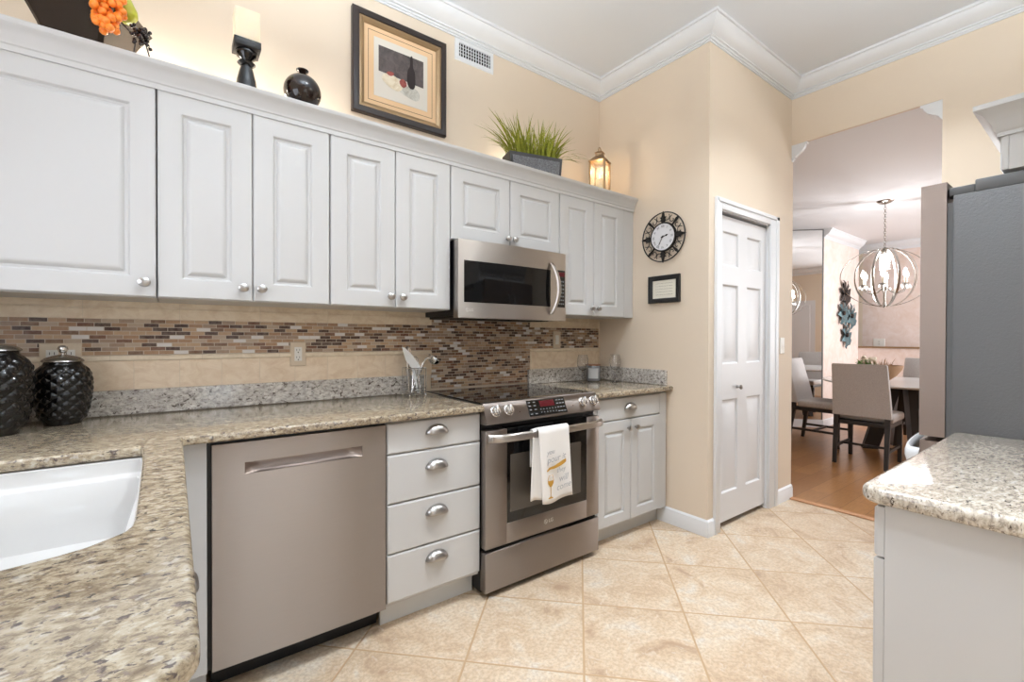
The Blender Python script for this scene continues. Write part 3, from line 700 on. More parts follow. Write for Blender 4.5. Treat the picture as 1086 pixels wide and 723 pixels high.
# oven door
GX0, GX1, GZ0, GZ1 = 1.287, 1.830, 0.335, 0.792
od = MB(); od.box(RX0, GX0, YO, YO + 0.045, 0.236, GZ1, 0.003); od.box(GX1, RX1, YO, YO + 0.045, 0.236, GZ1, 0.003); od.box(GX0 - 0.004, GX1 + 0.004, YO, YO + 0.045, 0.236, GZ0, 0.003)
door = od.build('oven_door', 'brushed_steel', rg, 30)
gl = MB().box(GX0, GX1, YO + 0.002, YO + 0.044, GZ0, GZ1 + 0.002).build('door_glass', 'black_glass', door)
wn = MB(); wn.box(1.306, 1.786, YO + 0.0008, YO + 0.0018, 0.385, 0.664); wn.build('oven_window', 'oven_cavity', gl)
hz = 0.760
hp = [(RX0 + 0.006 + (RX1 - RX0 - 0.004) * i / 24, 0) for i in range(25)]
hb = MB(); rings = []
for i, (x, _) in enumerate(hp):
    s = abs(i - 12) / 12.0; y = YO - 0.064 + 0.016 * s ** 2 + (0.034 * max(0, (s - 0.9) / 0.1))
    rings.append([(x, y, hz - 0.019), (x, y - 0.009, hz - 0.013), (x, y - 0.011, hz), (x, y - 0.009, hz + 0.013), (x, y, hz + 0.019), (x, y + 0.007, hz + 0.012), (x, y + 0.007, hz - 0.012)])
hb.loft(rings)
for x0 in (RX0 + 0.010, RX1 - 0.030): hb.box(x0, x0 + 0.022, YO - 0.04, YO + 0.001, hz - 0.013, hz + 0.013, 0.003)
hb.build('door_handle', 'brushed_steel_fine', door, 45)
lg = MB().lathe([(0.0115, 0), (0.0115, -0.0010), (0.0095, -0.0010), (0.0095, 0)], (1.533, YO + 0.0002, 0.285), 24, 'Y', cap=False)
lg.box(1.5315, 1.5335, YO - 0.001, YO + 0.0002, 0.279, 0.292); lg.box(1.5335, 1.539, YO - 0.001, YO + 0.0002, 0.279, 0.281); lg.sphere((1.529, YO, 0.289), 0.0015, 8)
lg.build('maker_emblem', 'white_plastic', door)
MFR = Matrix(((1, 0, 0, 0), (0, 0, -1, 0), (0, 1, 0, 0), (0, 0, 0, 1)))   # text plane facing -Y
text_mesh('maker_lettering', 'LG', 0.026, Matrix.Translation((1.568, YO - 0.0003, 0.285)) @ MFR, 'white_plastic', door)
MB().box(RX0, RX1, YO, YO + 0.045, 0.032, 0.218, 0.003).build('storage_drawer', 'brushed_steel', rg, 30)
MB().box(RX0 + 0.01, RX1 - 0.01, YO + 0.02, YO + 0.046, 0.216, 0.238).build('drawer_gap', 'dark_shadow', rg)
# towel over the handle
tw = thing('dish_towel', 'white printed dish towel hanging over the oven handle', 'towel', (1.52, 1.70, 0.42))
def cloth(fx0, fx1, yf, z0f, zt, yb, zb, seed, nx=22):
    mb = MB(); rows = []
    path = [('f', t) for t in [i / 16 for i in range(17)]] + [('t', t) for t in (0.2, 0.4, 0.6, 0.8)] + [('b', t) for t in [i / 8 for i in range(9)]]
    for kind, t in path:
        row = []
        for i in range(nx + 1):
            u = i / nx
            if kind == 'f':
                z = z0f(u) + (zt - z0f(u)) * t; x = (fx0[0] + (fx0[1] - fx0[0]) * t) * (1 - u) + (fx1[0] + (fx1[1] - fx1[0]) * t) * u
                y = yf - 0.006 * math.sin(u * 7 + seed) * (1 - t) - 0.004 * math.sin(u * 3 + 1 + seed)
            elif kind == 't':
                a = PI * t; z = zt + 0.010 * math.sin(a); x = fx0[1] * (1 - u) + fx1[1] * u; y = yf + (yb - yf) * t - 0.004 * math.sin(u * 3 + 1 + seed) * (1 - t)
            else:
                z = zt + (zb - zt) * t; x = fx0[1] * (1 - u) + fx1[1] * u + 0.0; y = yb + 0.001 * math.sin(u * 5)
            row.append(mb.V((x, y, z)))
        rows.append(row)
    for a, b in zip(rows, rows[1:]):
        for i in range(nx): mb.F((a[i], a[i + 1], b[i + 1], b[i]))
    return mb
tf = cloth((1.440, 1.415), (1.645, 1.622), 1.687, lambda u: 0.418 - 0.006 * math.sin(u * 5), 0.781, 1.7245, 0.60, 0.4).build('front_fold', 'towel_cloth', tw, 60)
tf.modifiers.new('thickness', 'SOLIDIFY').thickness = 0.003
tb = cloth((1.372, 1.391), (1.470, 1.440), 1.6835 + 0.011, lambda u: 0.444 - 0.012 * u, 0.777, 1.7215, 0.60, 2.0, 12).build('back_fold', 'towel_cloth', tw, 60)
tb.modifiers.new('thickness', 'SOLIDIFY').thickness = 0.003
yt = 1.6765
for s, x, z, sz in (('you', 1.487, 0.667, 0.034), ('pour it', 1.525, 0.632, 0.044), ('they', 1.556, 0.571, 0.034), ('will', 1.572, 0.527, 0.046), ('come', 1.575, 0.487, 0.044)):
    text_mesh('lettering', s, sz, Matrix.Translation((x, yt, z)) @ MFR @ Matrix.Rotation(0.10, 4, 'Z'), 'ink_grey', tf, 0.0003, 0.25)
g = MB(); g.prism([(1.462, 0.578), (1.478, 0.592), (1.510, 0.596), (1.540, 0.606), (1.566, 0.616), (1.589, 0.622), (1.591, 0.606), (1.572, 0.596), (1.545, 0.588), (1.512, 0.582), (1.484, 0.582), (1.464, 0.572)], (yt - 0.0003, yt + 0.0003), 'Y')
g.prism([(1.469, 0.526), (1.508, 0.526), (1.506, 0.512), (1.497, 0.499), (1.491, 0.494), (1.491, 0.448), (1.504, 0.442), (1.504, 0.438), (1.474, 0.438), (1.474, 0.442), (1.487, 0.448), (1.487, 0.494), (1.481, 0.499), (1.471, 0.512)], (yt - 0.0003, yt + 0.0003), 'Y')
g.tube([(1.470, yt, 0.526), (1.476, yt, 0.552), (1.501, yt, 0.552), (1.507, yt, 0.526)], 0.0012, 5)
g.build('printed_motif', 'ink_gold', tf)

# ------------------------------------------------------------------ microwave
mw = thing('microwave', 'stainless over-the-range microwave with black window and bowed handle', 'microwave', (1.548, YN, 1.332))
MX0, MX1, MZ0, MZ1 = 1.170, 1.922, 1.332, 1.738; YM = 2.035
MB().box(MX0 + 0.003, MX1 - 0.003, YM + 0.052, YN - 0.012, MZ0 + 0.014, MZ1).build('microwave_body', 'black_plastic', mw)
m = MB(); m.box(MX0 + 0.02, MX1 - 0.02, YM + 0.07, YN - 0.03, MZ0 + 0.001, MZ0 + 0.0135)
for x in [MX0 + 0.06 + 0.05 * i for i in range(13)]: m.box(x, x + 0.03, YM + 0.09, YM + 0.20, MZ0 - 0.003, MZ0 + 0.002)
m.build('vent_grille', 'black_metal', mw)
def mwy(x): return YM - 0.016 * (1 - ((x - 1.546) / 0.376) ** 2)
def mwface(mb, x0, x1, z0, z1, dy=0.0, n=20, back=None):
    rings = []
    for i in range(n + 1):
        x = x0 + (x1 - x0) * i / n; y = mwy(x) + dy; yb = back if back is not None else y + 0.004
        rings.append([(x, y, z0), (x, y, z1), (x, yb, z1), (x, yb, z0)])
    return mb.loft(rings)
WX0, WX1, WZ0, WZ1 = 1.203, 1.790, 1.413, 1.630
door = mwface(MB(), MX0, MX1, MZ0, MZ1, 0, 28, YM + 0.05).build('front_door', 'brushed_steel_fine', mw, 35)
win = mwface(MB(), WX0, WX1, WZ0, WZ1, -0.0012, 20).build('door_window', 'black_glass', door, 35)
cpn = mwface(MB(), 1.848, 1.914, 1.413, 1.636, -0.0012, 4).build('keypad_panel', 'black_glass', door, 35)
MB().box(1.856, 1.906, mwy(1.88) - 0.0032, mwy(1.88) - 0.0008, 1.598, 1.624).build('clock_display', 'display_red', cpn)
m = MB()
for i in range(3):
    for j in range(7): x = 1.860 + 0.0165 * i; z = 1.430 + 0.0225 * j; m.box(x, x + 0.010, mwy(x) - 0.0026, mwy(x) - 0.0006, z, z + 0.008)
m.build('keypad_keys', 'key_grey', cpn)
hb = MB(); rings = []
for i in range(21):
    t = i / 20; z = 1.366 + 0.305 * t; s = math.sin(PI * t); x = 1.792 + 0.024 * s; y = mwy(1.80) - 0.004 - 0.046 * s ** 0.7; wd = 0.011 + 0.004 * s
    rings.append([(x - wd, y, z), (x - wd * 0.6, y - 0.008, z), (x + wd * 0.6, y - 0.008, z), (x + wd, y, z), (x + wd * 0.6, y + 0.006, z), (x - wd * 0.6, y + 0.006, z)])
hb.loft(rings).build('door_handle', 'brushed_steel_fine', door, 50)
e = MB().lathe([(0.010, 0), (0.010, -0.001), (0.0082, -0.001), (0.0082, 0)], (1.222, mwy(1.222), 1.373), 20, 'Y', cap=False)
e.box(1.2205, 1.2222, mwy(1.22) - 0.001, mwy(1.22) + 0.0002, 1.368, 1.379); e.box(1.2222, 1.2268, mwy(1.22) - 0.001, mwy(1.22) + 0.0002, 1.368, 1.3697)
e.build('maker_emblem', 'white_plastic', door)
text_mesh('maker_lettering', 'LG', 0.020, Matrix.Translation((1.246, mwy(1.246) - 0.0006, 1.373)) @ MFR, 'white_plastic', door)

# ------------------------------------------------------------------ refrigerator counter (island), fridge, cabinet over it
IX = 1.205; IYF = 0.342
ic = thing('countertop', 'pale-lit granite countertop with a rounded corner beside the refrigerator', 'countertop', (1.65, 0, CT))
slab_curve('granite_slab', arc(IX - 0.02 + 0.045, IYF - 0.045, 0.045, 180, 90, 8) + [(2.135, IYF), (2.135, -0.395), (IX - 0.02, -0.395)], [], CT, 0.034, 0.012, 'granite_cool_lit', ic)
ib = thing('base_cabinet', 'white base cabinet end beneath the pale-lit granite by the refrigerator', 'cabinet', (1.65, 0, 0))
MB().box(IX + 0.001, 2.13, -0.39, 0.298, 0.105, CT - 0.036).build('cabinet_body', 'white_paint', ib)
MB().box(IX + 0.001, 2.13, -0.38, 0.225, 0.0, 0.104).build('toe_kick', 'toe_kick_paint', ib)
MR = Matrix.Rotation(PI, 4, 'Z')
def XFI(): return Matrix.Translation((0, 0.318, 0)) @ MR
for a, e in ((-1.665, -IX - 0.003), (-2.128, -1.669)):
    f = slab_front(MB(XFI()), a, e, 0.766, 0.872, 0.0).build('drawer_front', 'white_paint', ib, 28)
    f2 = raised_door(MB(XFI()), a, e, 0.112, 0.761, 0.0, 0.058).build('cabinet_door', 'white_paint', ib, 28)
fr = thing('refrigerator', 'stainless refrigerator with dark grey textured side', 'refrigerator', (2.6, 0, 0))
FX0, FX1 = 2.15, 3.06; FT = 1.722
def fridge_side_mat():
    m, nt, b = newmat('fridge_texture'); q = NT(nt); n = q.noise(q.pos(), 150, 3, 0.6)
    b.inputs['Base Color'].default_value = lin((96, 96, 97)); b.inputs['Roughness'].default_value = 0.45; b.inputs['Metallic'].default_value = 0.25
    q.link(q.bump(n, 0.002, 0.6), b.inputs['Normal'])
fridge_side_mat()
MB().box(FX0, FX1, -0.38, 0.352, 0.03, FT, 0.003).build('cabinet_body', 'fridge_texture', fr, 30)
for x in (FX0 + 0.06, FX1 - 0.06):
    for y in (-0.30, 0.28): MB().lathe([(0.02, 0), (0.02, 0.031)], (x, y, 0), 10).build('levelling_foot', 'black_plastic', fr)
dx = (FX0 + FX1) / 2
for a, e, hx in ((FX0, dx - 0.002, dx - 0.05), (dx + 0.002, FX1, dx + 0.05)):
    fd = MB(); n = 10; pts = []
    for i in range(n + 1):
        x = a + (e - a) * i / n; s = (x - (FX0 + FX1) / 2) / ((FX1 - FX0) / 2); pts.append((x, 0.436 + 0.012 * (1 - s * s)))
    fd.prism([(a, 0.368)] + pts + [(e, 0.368)], (0.885, 1.772), 'Z')
    o = fd.build('door', 'fridge_steel', fr, 35)
    MB().tube([(hx, 0.44, 0.95), (hx, 0.485, 0.97), (hx, 0.492, 1.1), (hx, 0.492, 1.5), (hx, 0.485, 1.62), (hx, 0.44, 1.64)], 0.011, 8).build('door_handle', 'chrome', o, 50)
MB().box(FX0 + 0.006, FX1 - 0.006, 0.3525, 0.3675, 0.06, 1.70).build('door_gasket', 'fridge_plastic', fr)
o = MB().prism([(FX0, 0.368)] + [(FX0 + (FX1 - FX0) * i / 12, 0.434 + 0.012 * (1 - (i / 6 - 1) ** 2)) for i in range(13)] + [(FX1, 0.368)], (0.08, 0.868), 'Z').build('freezer_drawer', 'fridge_steel', fr, 35)
MB().tube([(FX0 + 0.03, 0.438, 0.80)] + [(FX0 + 0.04 + 0.83 * i / 16, 0.470 + 0.045 * math.sin(PI * i / 16) ** 0.7, 0.80) for i in range(17)] + [(FX1 - 0.03, 0.438, 0.80)], 0.017, 10, flat=(1.9, 0.7)).build('freezer_handle', 'white_trim', o, 50)
m = MB(); m.box(FX0 + 0.004, FX0 + 0.09, 0.02, 0.30, FT + 0.001, FT + 0.042, 0.004); m.box(FX0 + 0.01, FX0 + 0.08, 0.30, 0.365, FT + 0.001, FT + 0.030, 0.004)
m.lathe([(0.020, 0), (0.020, 0.028), (0.001, 0.028)], (FX0 + 0.045, 0.352, FT + 0.001), 16)
m.build('hinge_cover', 'fridge_plastic', fr, 30)
oc = thing('wall_cabinet', 'white cabinet with flared crown mounted above the refrigerator', 'cabinet', (2.6, -0.1, 1.80))
OX = 2.153; OYF = 0.243; OT = 1.915
MB().box(OX, 3.06, -0.395, OYF - 0.02, 1.775, OT).build('cabinet_body', 'white_paint', oc)
for a, e in ((-2.604, -OX - 0.001), (-3.058, -2.607)):
    raised_door(MB(Matrix.Translation((0, OYF, 0)) @ MR), a, e, 1.777, OT - 0.002, 0.0, 0.04).build('cabinet_door', 'white_paint', oc, 28)
m = MB(); OC = [(0, -0.03), (0.006, -0.03), (0.006, -0.018), (0.012, -0.012), (0.020, 0.012), (0.036, 0.040), (0.052, 0.052), (0.056, 0.056), (0.056, 0.072), (0, 0.072)]
path = [Vector((OX, -0.395)), Vector((OX, OYF)), Vector((3.06, OYF))]
rings = []
for p, mdir in zip(path, ((-1, 0), (-1, 1), (0, 1))): rings.append([(p.x + mdir[0] * a, p.y + mdir[1] * a, OT + b) for a, b in OC])
m.loft(rings); m.box(OX + 0.001, 3.059, -0.394, OYF - 0.001, OT + 0.0005, OT + 0.070)
m.build('crown_profile', 'white_paint', oc, 30)

# ------------------------------------------------------------------ things on the cabinet tops
# uplights hidden behind the crown
def uplight(x, y, p, lab):
    u = thing('puck_light', lab, 'lamp', (x, y, DECK), 'warm uplights on the cabinet tops')
    MB().lathe([(0.034, 0), (0.034, 0.014), (0.030, 0.018), (0.024, 0.018)], (x, y, DECK), 24, cap=True).build('puck_housing', 'white_plastic', u, 40)
    MB().lathe([(0.023, 0.0182), (0.023, 0.0195), (0.001, 0.020)], (x, y, DECK), 24).build('puck_lens', 'lamp_lens', u, 40)
    l = bpy.data.lights.new('uplight', 'POINT'); l.energy = p; l.color = (1, 0.90, 0.78); l.shadow_soft_size = 0.025
    o = bpy.data.objects.new('uplight', l); o.location = (x, y, DECK + 0.055); COL.objects.link(o)
for x, y, p, lab in ((-0.06, 2.33, 2.4, 'small puck uplight behind the dark bowl'), (0.27, 2.34, 1.6, 'small puck uplight behind the candle holder'),
                     (0.58, 2.34, 1.2, 'small puck uplight behind the round vase'), (1.78, 2.36, 2.6, 'small puck uplight behind the grass planter')): uplight(x, y, p, lab)
# bowl with fruit
bw = thing('fruit_bowl', 'dark glossy square bowl overflowing with artificial fruit', 'bowl', (-0.27, 2.16, DECK))
m = MB(); bx, by = -0.245, 2.205
BR = Matrix.Translation((bx, by, 0)) @ Matrix.Rotation(math.radians(-22), 4, 'Z') @ Matrix.Translation((-bx, -by, 0))
def sq(hx, hy, z, c=0.012): return [BR @ Vector(p) for p in ((bx - hx + c, by - hy, z), (bx + hx - c, by - hy, z), (bx + hx, by - hy + c, z), (bx + hx, by + hy - c, z), (bx + hx - c, by + hy, z), (bx - hx + c, by + hy, z), (bx - hx, by + hy - c, z), (bx - hx, by - hy + c, z))]
prf = [(0.080, 0.078, 0), (0.084, 0.082, 0.012), (0.096, 0.092, 0.06), (0.116, 0.108, 0.11), (0.142, 0.128, 0.16), (0.148, 0.132, 0.17), (0.142, 0.126, 0.17), (0.112, 0.102, 0.12), (0.07, 0.06, 0.05)]
m.loft([sq(a, b, DECK + c) for a, b, c in prf]); m.build('bowl_shell', 'bowl_gloss', bw, 35)
gr = thing('fruit_cluster', 'cluster of orange artificial grapes hanging over the bowl edge', 'fruit', (-0.17, 2.06, 2.30))
m = MB(); rnd = random.Random(3)
for i in range(64):
    t = rnd.random(); x = -0.183 + rnd.uniform(-1, 1) * (0.052 - 0.030 * t) + 0.02 * (1 - t); y = 2.035 + rnd.uniform(-1, 1) * 0.028 + 0.0 * t; z = 2.40 - 0.150 * t + rnd.uniform(-0.01, 0.01)
    m.sphere((x, y, z), 0.0125, 10)
m.build('grape_berries', 'orange_fruit', gr, 60)
m = MB(); m.tube([(-0.18, 2.06, 2.44), (-0.185, 2.07, 2.41), (-0.20, 2.085, 2.40)], 0.004, 6)
for sx in (-1, 1): m.loft([[(-0.205 + sx * 0.0, 2.05, 2.415), (-0.20, 2.052, 2.42), (-0.2, 2.05, 2.42)], [(-0.215 + sx * 0.015, 2.03, 2.40), (-0.205 + sx * 0.015, 2.032, 2.415), (-0.205, 2.03, 2.41)]])
m.build('leaf_stem', 'leaf_dark', gr)
pr = thing('pear', 'green artificial pear at the back of the dark bowl', 'fruit', (-0.135, 2.13, 2.37))
MB().lathe([(0.001, -0.045), (0.022, -0.040), (0.033, -0.020), (0.032, 0.0), (0.022, 0.022), (0.015, 0.038), (0.010, 0.050), (0.001, 0.054)], (-0.132, 2.115, 2.385), 20).build('pear_flesh', 'pear_green', pr, 60)
MB().tube([(-0.132, 2.115, 2.437), (-0.128, 2.113, 2.452)], 0.002, 6).build('stem', 'dark_wood', pr)
bb = thing('berry_sprig', 'sprig of dark berries lying beside the bowl of fruit', 'berries', (-0.10, 2.10, DECK))
m = MB()
for i in range(60): m.sphere((-0.088 + rnd.gauss(0, 0.012), 2.085 + rnd.gauss(0, 0.011), DECK + 0.074 + rnd.gauss(0, 0.017)), 0.0062, 8)
m.build('berries', 'berry_black', bb, 60)
MB().tube([(-0.088, 2.085, DECK + 0.07), (-0.076, 2.08, DECK + 0.045), (-0.064, 2.085, DECK + 0.001)], 0.0022, 6).tube([(-0.12, 2.095, DECK + 0.085), (-0.15, 2.11, DECK + 0.12)], 0.0018, 6).tube([(-0.105, 2.09, DECK + 0.06), (-0.112, 2.10, DECK + 0.001)], 0.002, 6).build('twig', 'dark_wood', bb)
# candle holder and candle
hx, hy = 0.238, 2.115
ch = thing('candle_holder', 'black turned wooden candle holder on the cabinet top', 'candle holder', (hx, hy, DECK))
MB().lathe([(0.043, 0), (0.043, 0.008), (0.037, 0.020), (0.034, 0.040), (0.027, 0.072), (0.021, 0.094), (0.020, 0.099), (0.027, 0.103), (0.033, 0.109), (0.027, 0.115), (0.019, 0.119), (0.021, 0.124), (0.036, 0.137), (0.039, 0.149), (0.037, 0.157)], (hx, hy, DECK), 32).build('turned_stem', 'black_gloss', ch, 45)
MB().box(hx - 0.047, hx + 0.047, hy - 0.047, hy + 0.047, DECK + 0.1572, DECK + 0.187, 0.002).build('candle_plate', 'black_metal', ch, 30)
cd = thing('pillar_candle', 'square ivory pillar candle standing on the black holder', 'candle', (hx, hy, DECK + 0.1872))
MB().box(hx - 0.044, hx + 0.044, hy - 0.044, hy + 0.044, DECK + 0.1872, DECK + 0.306, 0.004).build('wax_body', 'candle_wax', cd, 30)
MB().tube([(hx, hy, DECK + 0.3061), (hx + 0.001, hy, DECK + 0.320)], 0.001, 6).build('wick', 'black_metal', cd)
vs = thing('round_vase', 'small round glossy black vase with narrow neck', 'vase', (0.447, 2.115, DECK))
prf = [(0.0745 * math.cos(a), 0.062 + 0.074 * math.sin(a)) for a in [math.radians(d) for d in range(-56, 78, 8)]] + [(0.0145, 0.138), (0.013, 0.146), (0.024, 0.153), (0.025, 0.156), (0.020, 0.155), (0.009, 0.147)]
MB().lathe(prf, (0.447, 2.115, DECK), 40).build('vase_body', 'bowl_gloss', vs, 50)
# framed picture
pf = thing('framed_picture', 'large framed still life of wine bottle and bread on the wall', 'picture', (1.025, YN, 2.42))
def pframe(x0, x1, z0, z1, widths_y, m, yb): # mitred ring with relief
    mb = MB(); rr = lambda i, y: [(x0 + i, y, z0 + i), (x1 - i, y, z0 + i), (x1 - i, y, z1 - i), (x0 + i, y, z1 - i)]
    mb.loft([rr(i, y) for i, y in widths_y], False, False); return mb
A = (0.750, 1.300, 2.418, 2.966)
pframe(*A, [(0.0, YN - 0.001), (0.0, YN - 0.026), (0.006, YN - 0.032), (0.022, YN - 0.034), (0.034, YN - 0.030), (0.036, YN - 0.022), (0.036, YN - 0.001)], '', 0).build('outer_frame', 'frame_dark', pf, 30)
B = (0.786, 1.264, 2.454, 2.930)
pframe(*B, [(0.0005, YN - 0.002), (0.0005, YN - 0.026), (0.010, YN - 0.028), (0.022, YN - 0.021), (0.028, YN - 0.016), (0.028, YN - 0.002)], '', 0).build('inner_frame', 'frame_gold', pf, 30)
MB().box(0.8142, 1.2358, YN - 0.0120, YN - 0.002, 2.4822, 2.9018).build('mat_board', 'mat_board', pf)
ml = pframe(0.836, 1.214, 2.504, 2.880, [(0, YN - 0.0121), (0, YN - 0.0126), (0.003, YN - 0.0126), (0.003, YN - 0.0121)], '', 0).build('mat_line', 'mat_line', pf)
pa_ = MB().box(0.868, 1.182, YN - 0.0138, YN - 0.0121, 2.535, 2.850).build('art_paper', 'paper', pf)
def flat(name, m, polys, dy=0.0):
    mb = MB()
    for pl in polys:
        if m != 'art_dark':
            for _ in range(2): pl = [(pl[i - 1][0] * k + pl[i][0] * (1 - k), pl[i - 1][1] * k + pl[i][1] * (1 - k)) for i in range(len(pl)) for k in (0.75, 0.25)]
        mb.prism([(0.868 + 0.314 * a, 2.535 + 0.315 * b) for a, b in pl], (YN - 0.0146 - dy, YN - 0.0139 - dy), 'Y')
    return mb.build(name, m, pa_)
flat('painted_backdrop', 'art_dark', [[(0.08, 0.44), (0.92, 0.40), (0.92, 0.88), (0.08, 0.88)]])
flat('painted_cloth', 'art_cloth', [[(0.42, 0.22), (0.55, 0.16), (0.82, 0.10), (0.86, 0.28), (0.72, 0.36), (0.5, 0.32)]], 0.0004)
flat('painted_bread', 'art_cream', [[(0.12, 0.30), (0.40, 0.16), (0.54, 0.26), (0.46, 0.40), (0.30, 0.46), (0.16, 0.42)]], 0.0008)
flat('painted_fruit', 'art_red', [[(0.20, 0.44), (0.28, 0.50), (0.38, 0.48), (0.30, 0.40)], [(0.44, 0.36), (0.50, 0.44), (0.58, 0.42), (0.60, 0.33), (0.52, 0.27)]], 0.0012)
flat('painted_bottle', 'art_bottle', [[(0.60, 0.32), (0.76, 0.30), (0.76, 0.62), (0.71, 0.70), (0.71, 0.90), (0.66, 0.90), (0.66, 0.70), (0.60, 0.62)]], 0.0016)
# air vent
vt = thing('air_vent', 'white slotted air vent high on the wall near the ceiling', 'vent', (1.51, YN, 2.98))
V = (1.369, 1.652, 2.915, 3.050)
m = pframe(*V, [(0, YN - 0.001), (0.004, YN - 0.008), (0.026, YN - 0.010), (0.028, YN - 0.004), (0.028, YN - 0.001)], '', 0); m.build('vent_frame', 'white_trim', vt, 30)
MB().box(V[0] + 0.027, V[1] - 0.027, YN - 0.003, YN - 0.001, V[2] + 0.027, V[3] - 0.027).build('vent_back', 'dark_shadow', vt)
m = MB()
for i in range(12): x = V[0] + 0.036 + i * 0.0186; m.box(x, x + 0.0042, YN - 0.0085, YN - 0.0035, V[2] + 0.028, V[3] - 0.028)
for i in range(3): z = V[2] + 0.047 + i * 0.020; m.box(V[0] + 0.028, V[1] - 0.028, YN - 0.0055, YN - 0.0035, z, z + 0.003)
m.build('vent_slats', 'white_trim', vt)
# planter with grass
pl = thing('grass_planter', 'black box planter of artificial grass on the cabinet top', 'plant', (1.80, 2.19, DECK))
M = Matrix.Translation((1.800, 2.21, 0)) @ Matrix.Rotation(math.radians(-14), 4, 'Z')
b = MB(M); b.loft([[(-hx, -hy, DECK + z), (hx, -hy, DECK + z), (hx, hy, DECK + z), (-hx, hy, DECK + z)] for hx, hy, z in ((0.170, 0.055, 0), (0.178, 0.062, 0.130), (0.166, 0.050, 0.130), (0.162, 0.046, 0.110))])
po = b.build('planter_box', 'planter_black', pl, 20)
b = MB(M); b.loft([[(-0.154, -0.0605, DECK + 0.02), (0.154, -0.0605, DECK + 0.02), (0.160, -0.0640, DECK + 0.108), (-0.160, -0.0640, DECK + 0.108)], [(-0.154, -0.055, DECK + 0.02), (0.154, -0.055, DECK + 0.02), (0.160, -0.058, DECK + 0.108), (-0.160, -0.058, DECK + 0.108)]])
b.build('planter_panel', 'planter_tex', po)
g = MB(); rnd = random.Random(11)
for i in range(190):
    bx_, by_ = rnd.uniform(-0.155, 0.155), rnd.uniform(-0.04, 0.04); base = M @ Vector((bx_, by_, DECK + 0.105))
    side = bx_ / 0.155; L = rnd.uniform(0.15, 0.30); lean = side * rnd.uniform(0.4, 1.3) + rnd.uniform(-0.6, 0.6); ly = rnd.uniform(-0.55, 0.35)
    wd = rnd.uniform(0.0050, 0.0088); rot = rnd.uniform(0, PI); wv = Vector((math.cos(rot), math.sin(rot), 0)); L_, R_ = [], []
    for k in range(6):
        t = k / 5; off_ = Vector((lean * 0.75 * L * t ** 1.7, ly * 0.7 * L * t ** 1.7, L * (t - 0.22 * (abs(lean) + abs(ly)) * t * t)))
        w_ = wd * (1 - t) ** 0.7 + 0.0003; L_.append(g.V(base + off_ - wv * w_)); R_.append(g.V(base + off_ + wv * w_))
    for k in range(5): g.F((L_[k], R_[k], R_[k + 1], L_[k + 1]))
for i in range(22):
    sd = -1 if i % 2 else 1; base = M @ Vector((sd * rnd.uniform(0.10, 0.155), rnd.uniform(-0.04, 0.04), DECK + 0.105)); L = rnd.uniform(0.16, 0.26); hh_ = rnd.uniform(0.05, 0.13); wd = rnd.uniform(0.005, 0.008); L_, R_ = [], []
    dy_ = rnd.uniform(-0.5, 0.2)
    for k in range(8):
        t = k / 7; p = base + Vector((sd * L * t, dy_ * L * t, hh_ * 4 * t * (1 - 0.72 * t) * 0.6)); w_ = Vector((0.3, 1, 0.2)).normalized() * (wd * (1 - t) ** 0.7 + 0.0003); L_.append(g.V(p - w_)); R_.append(g.V(p + w_))
    for k in range(7): g.F((L_[k], R_[k], R_[k + 1], L_[k + 1]))
g.build('grass_blades', 'grass_leaf', pl, 60)
# lantern
lx, ly_ = 2.40, 2.20
ln = thing('lantern', 'small bronze glass lantern in the corner of the cabinet tops', 'lantern', (lx, ly_, DECK))
M = Matrix.Translation((lx, ly_, DECK)) @ Matrix.Rotation(math.radians(22), 4, 'Z')
hw = 0.052
MB(M).box(-hw - 0.006, hw + 0.006, -hw - 0.006, hw + 0.006, 0, 0.014, 0.003).build('lantern_base', 'lantern_metal', ln)
m = MB(M)
for sx in (-1, 1):
    for sy in (-1, 1): m.box(sx * hw - 0.006, sx * hw + 0.006, sy * hw - 0.006, sy * hw + 0.006, 0.0142, 0.236)
m.box(-hw - 0.0058, hw + 0.0058, -hw - 0.0058, -hw + 0.006, 0.225, 0.238); m.box(-hw - 0.0058, hw + 0.0058, hw - 0.006, hw + 0.0058, 0.225, 0.238)
m.build('corner_posts', 'lantern_metal', ln)
m = MB(M)
for sx in (-1, 1): m.box(sx * hw - 0.001, sx * hw + 0.001, -hw + 0.0065, hw - 0.0065, 0.0145, 0.224); m.box(-hw + 0.0065, hw - 0.0065, sx * hw - 0.001, sx * hw + 0.001, 0.0145, 0.224)
m.build('glass_panes', 'lantern_glass', ln)
m = MB(M); m.loft([[(-a, -a, z), (a, -a, z), (a, a, z), (-a, a, z)] for a, z in ((hw + 0.010, 0.2385), (hw + 0.010, 0.243), (0.030, 0.278), (0.024, 0.282), (0.024, 0.300), (0.030, 0.304), (0.012, 0.318))])
ro = m.build('lantern_roof', 'lantern_metal', ln, 20)
MB(M).tube([(0.026 * math.cos(a), 0, 0.314 + 0.030 * math.sin(a)) for a in [PI * i / 12 for i in range(13)]], 0.0028, 6).build('carry_ring', 'lantern_metal', ro, 50)
lc = thing('pillar_candle', 'small lit candle inside the bronze lantern', 'candle', (lx, ly_, DECK + 0.014))
MB().lathe([(0.028, 0.0145), (0.028, 0.12), (0.001, 0.118)], (lx, ly_, DECK), 20).build('wax_body', 'candle_wax', lc, 50)
MB().lathe([(0.001, 0.119), (0.005, 0.128), (0.004, 0.140), (0.001, 0.152)], (lx, ly_, DECK), 10).build('flame', 'flame', lc, 60)
l = bpy.data.lights.new('candle_flame', 'POINT'); l.energy = 0.9; l.color = (1, 0.72, 0.42); l.shadow_soft_size = 0.012
o = bpy.data.objects.new('candle_flame', l); o.location = (lx, ly_, DECK + 0.185); COL.objects.link(o)

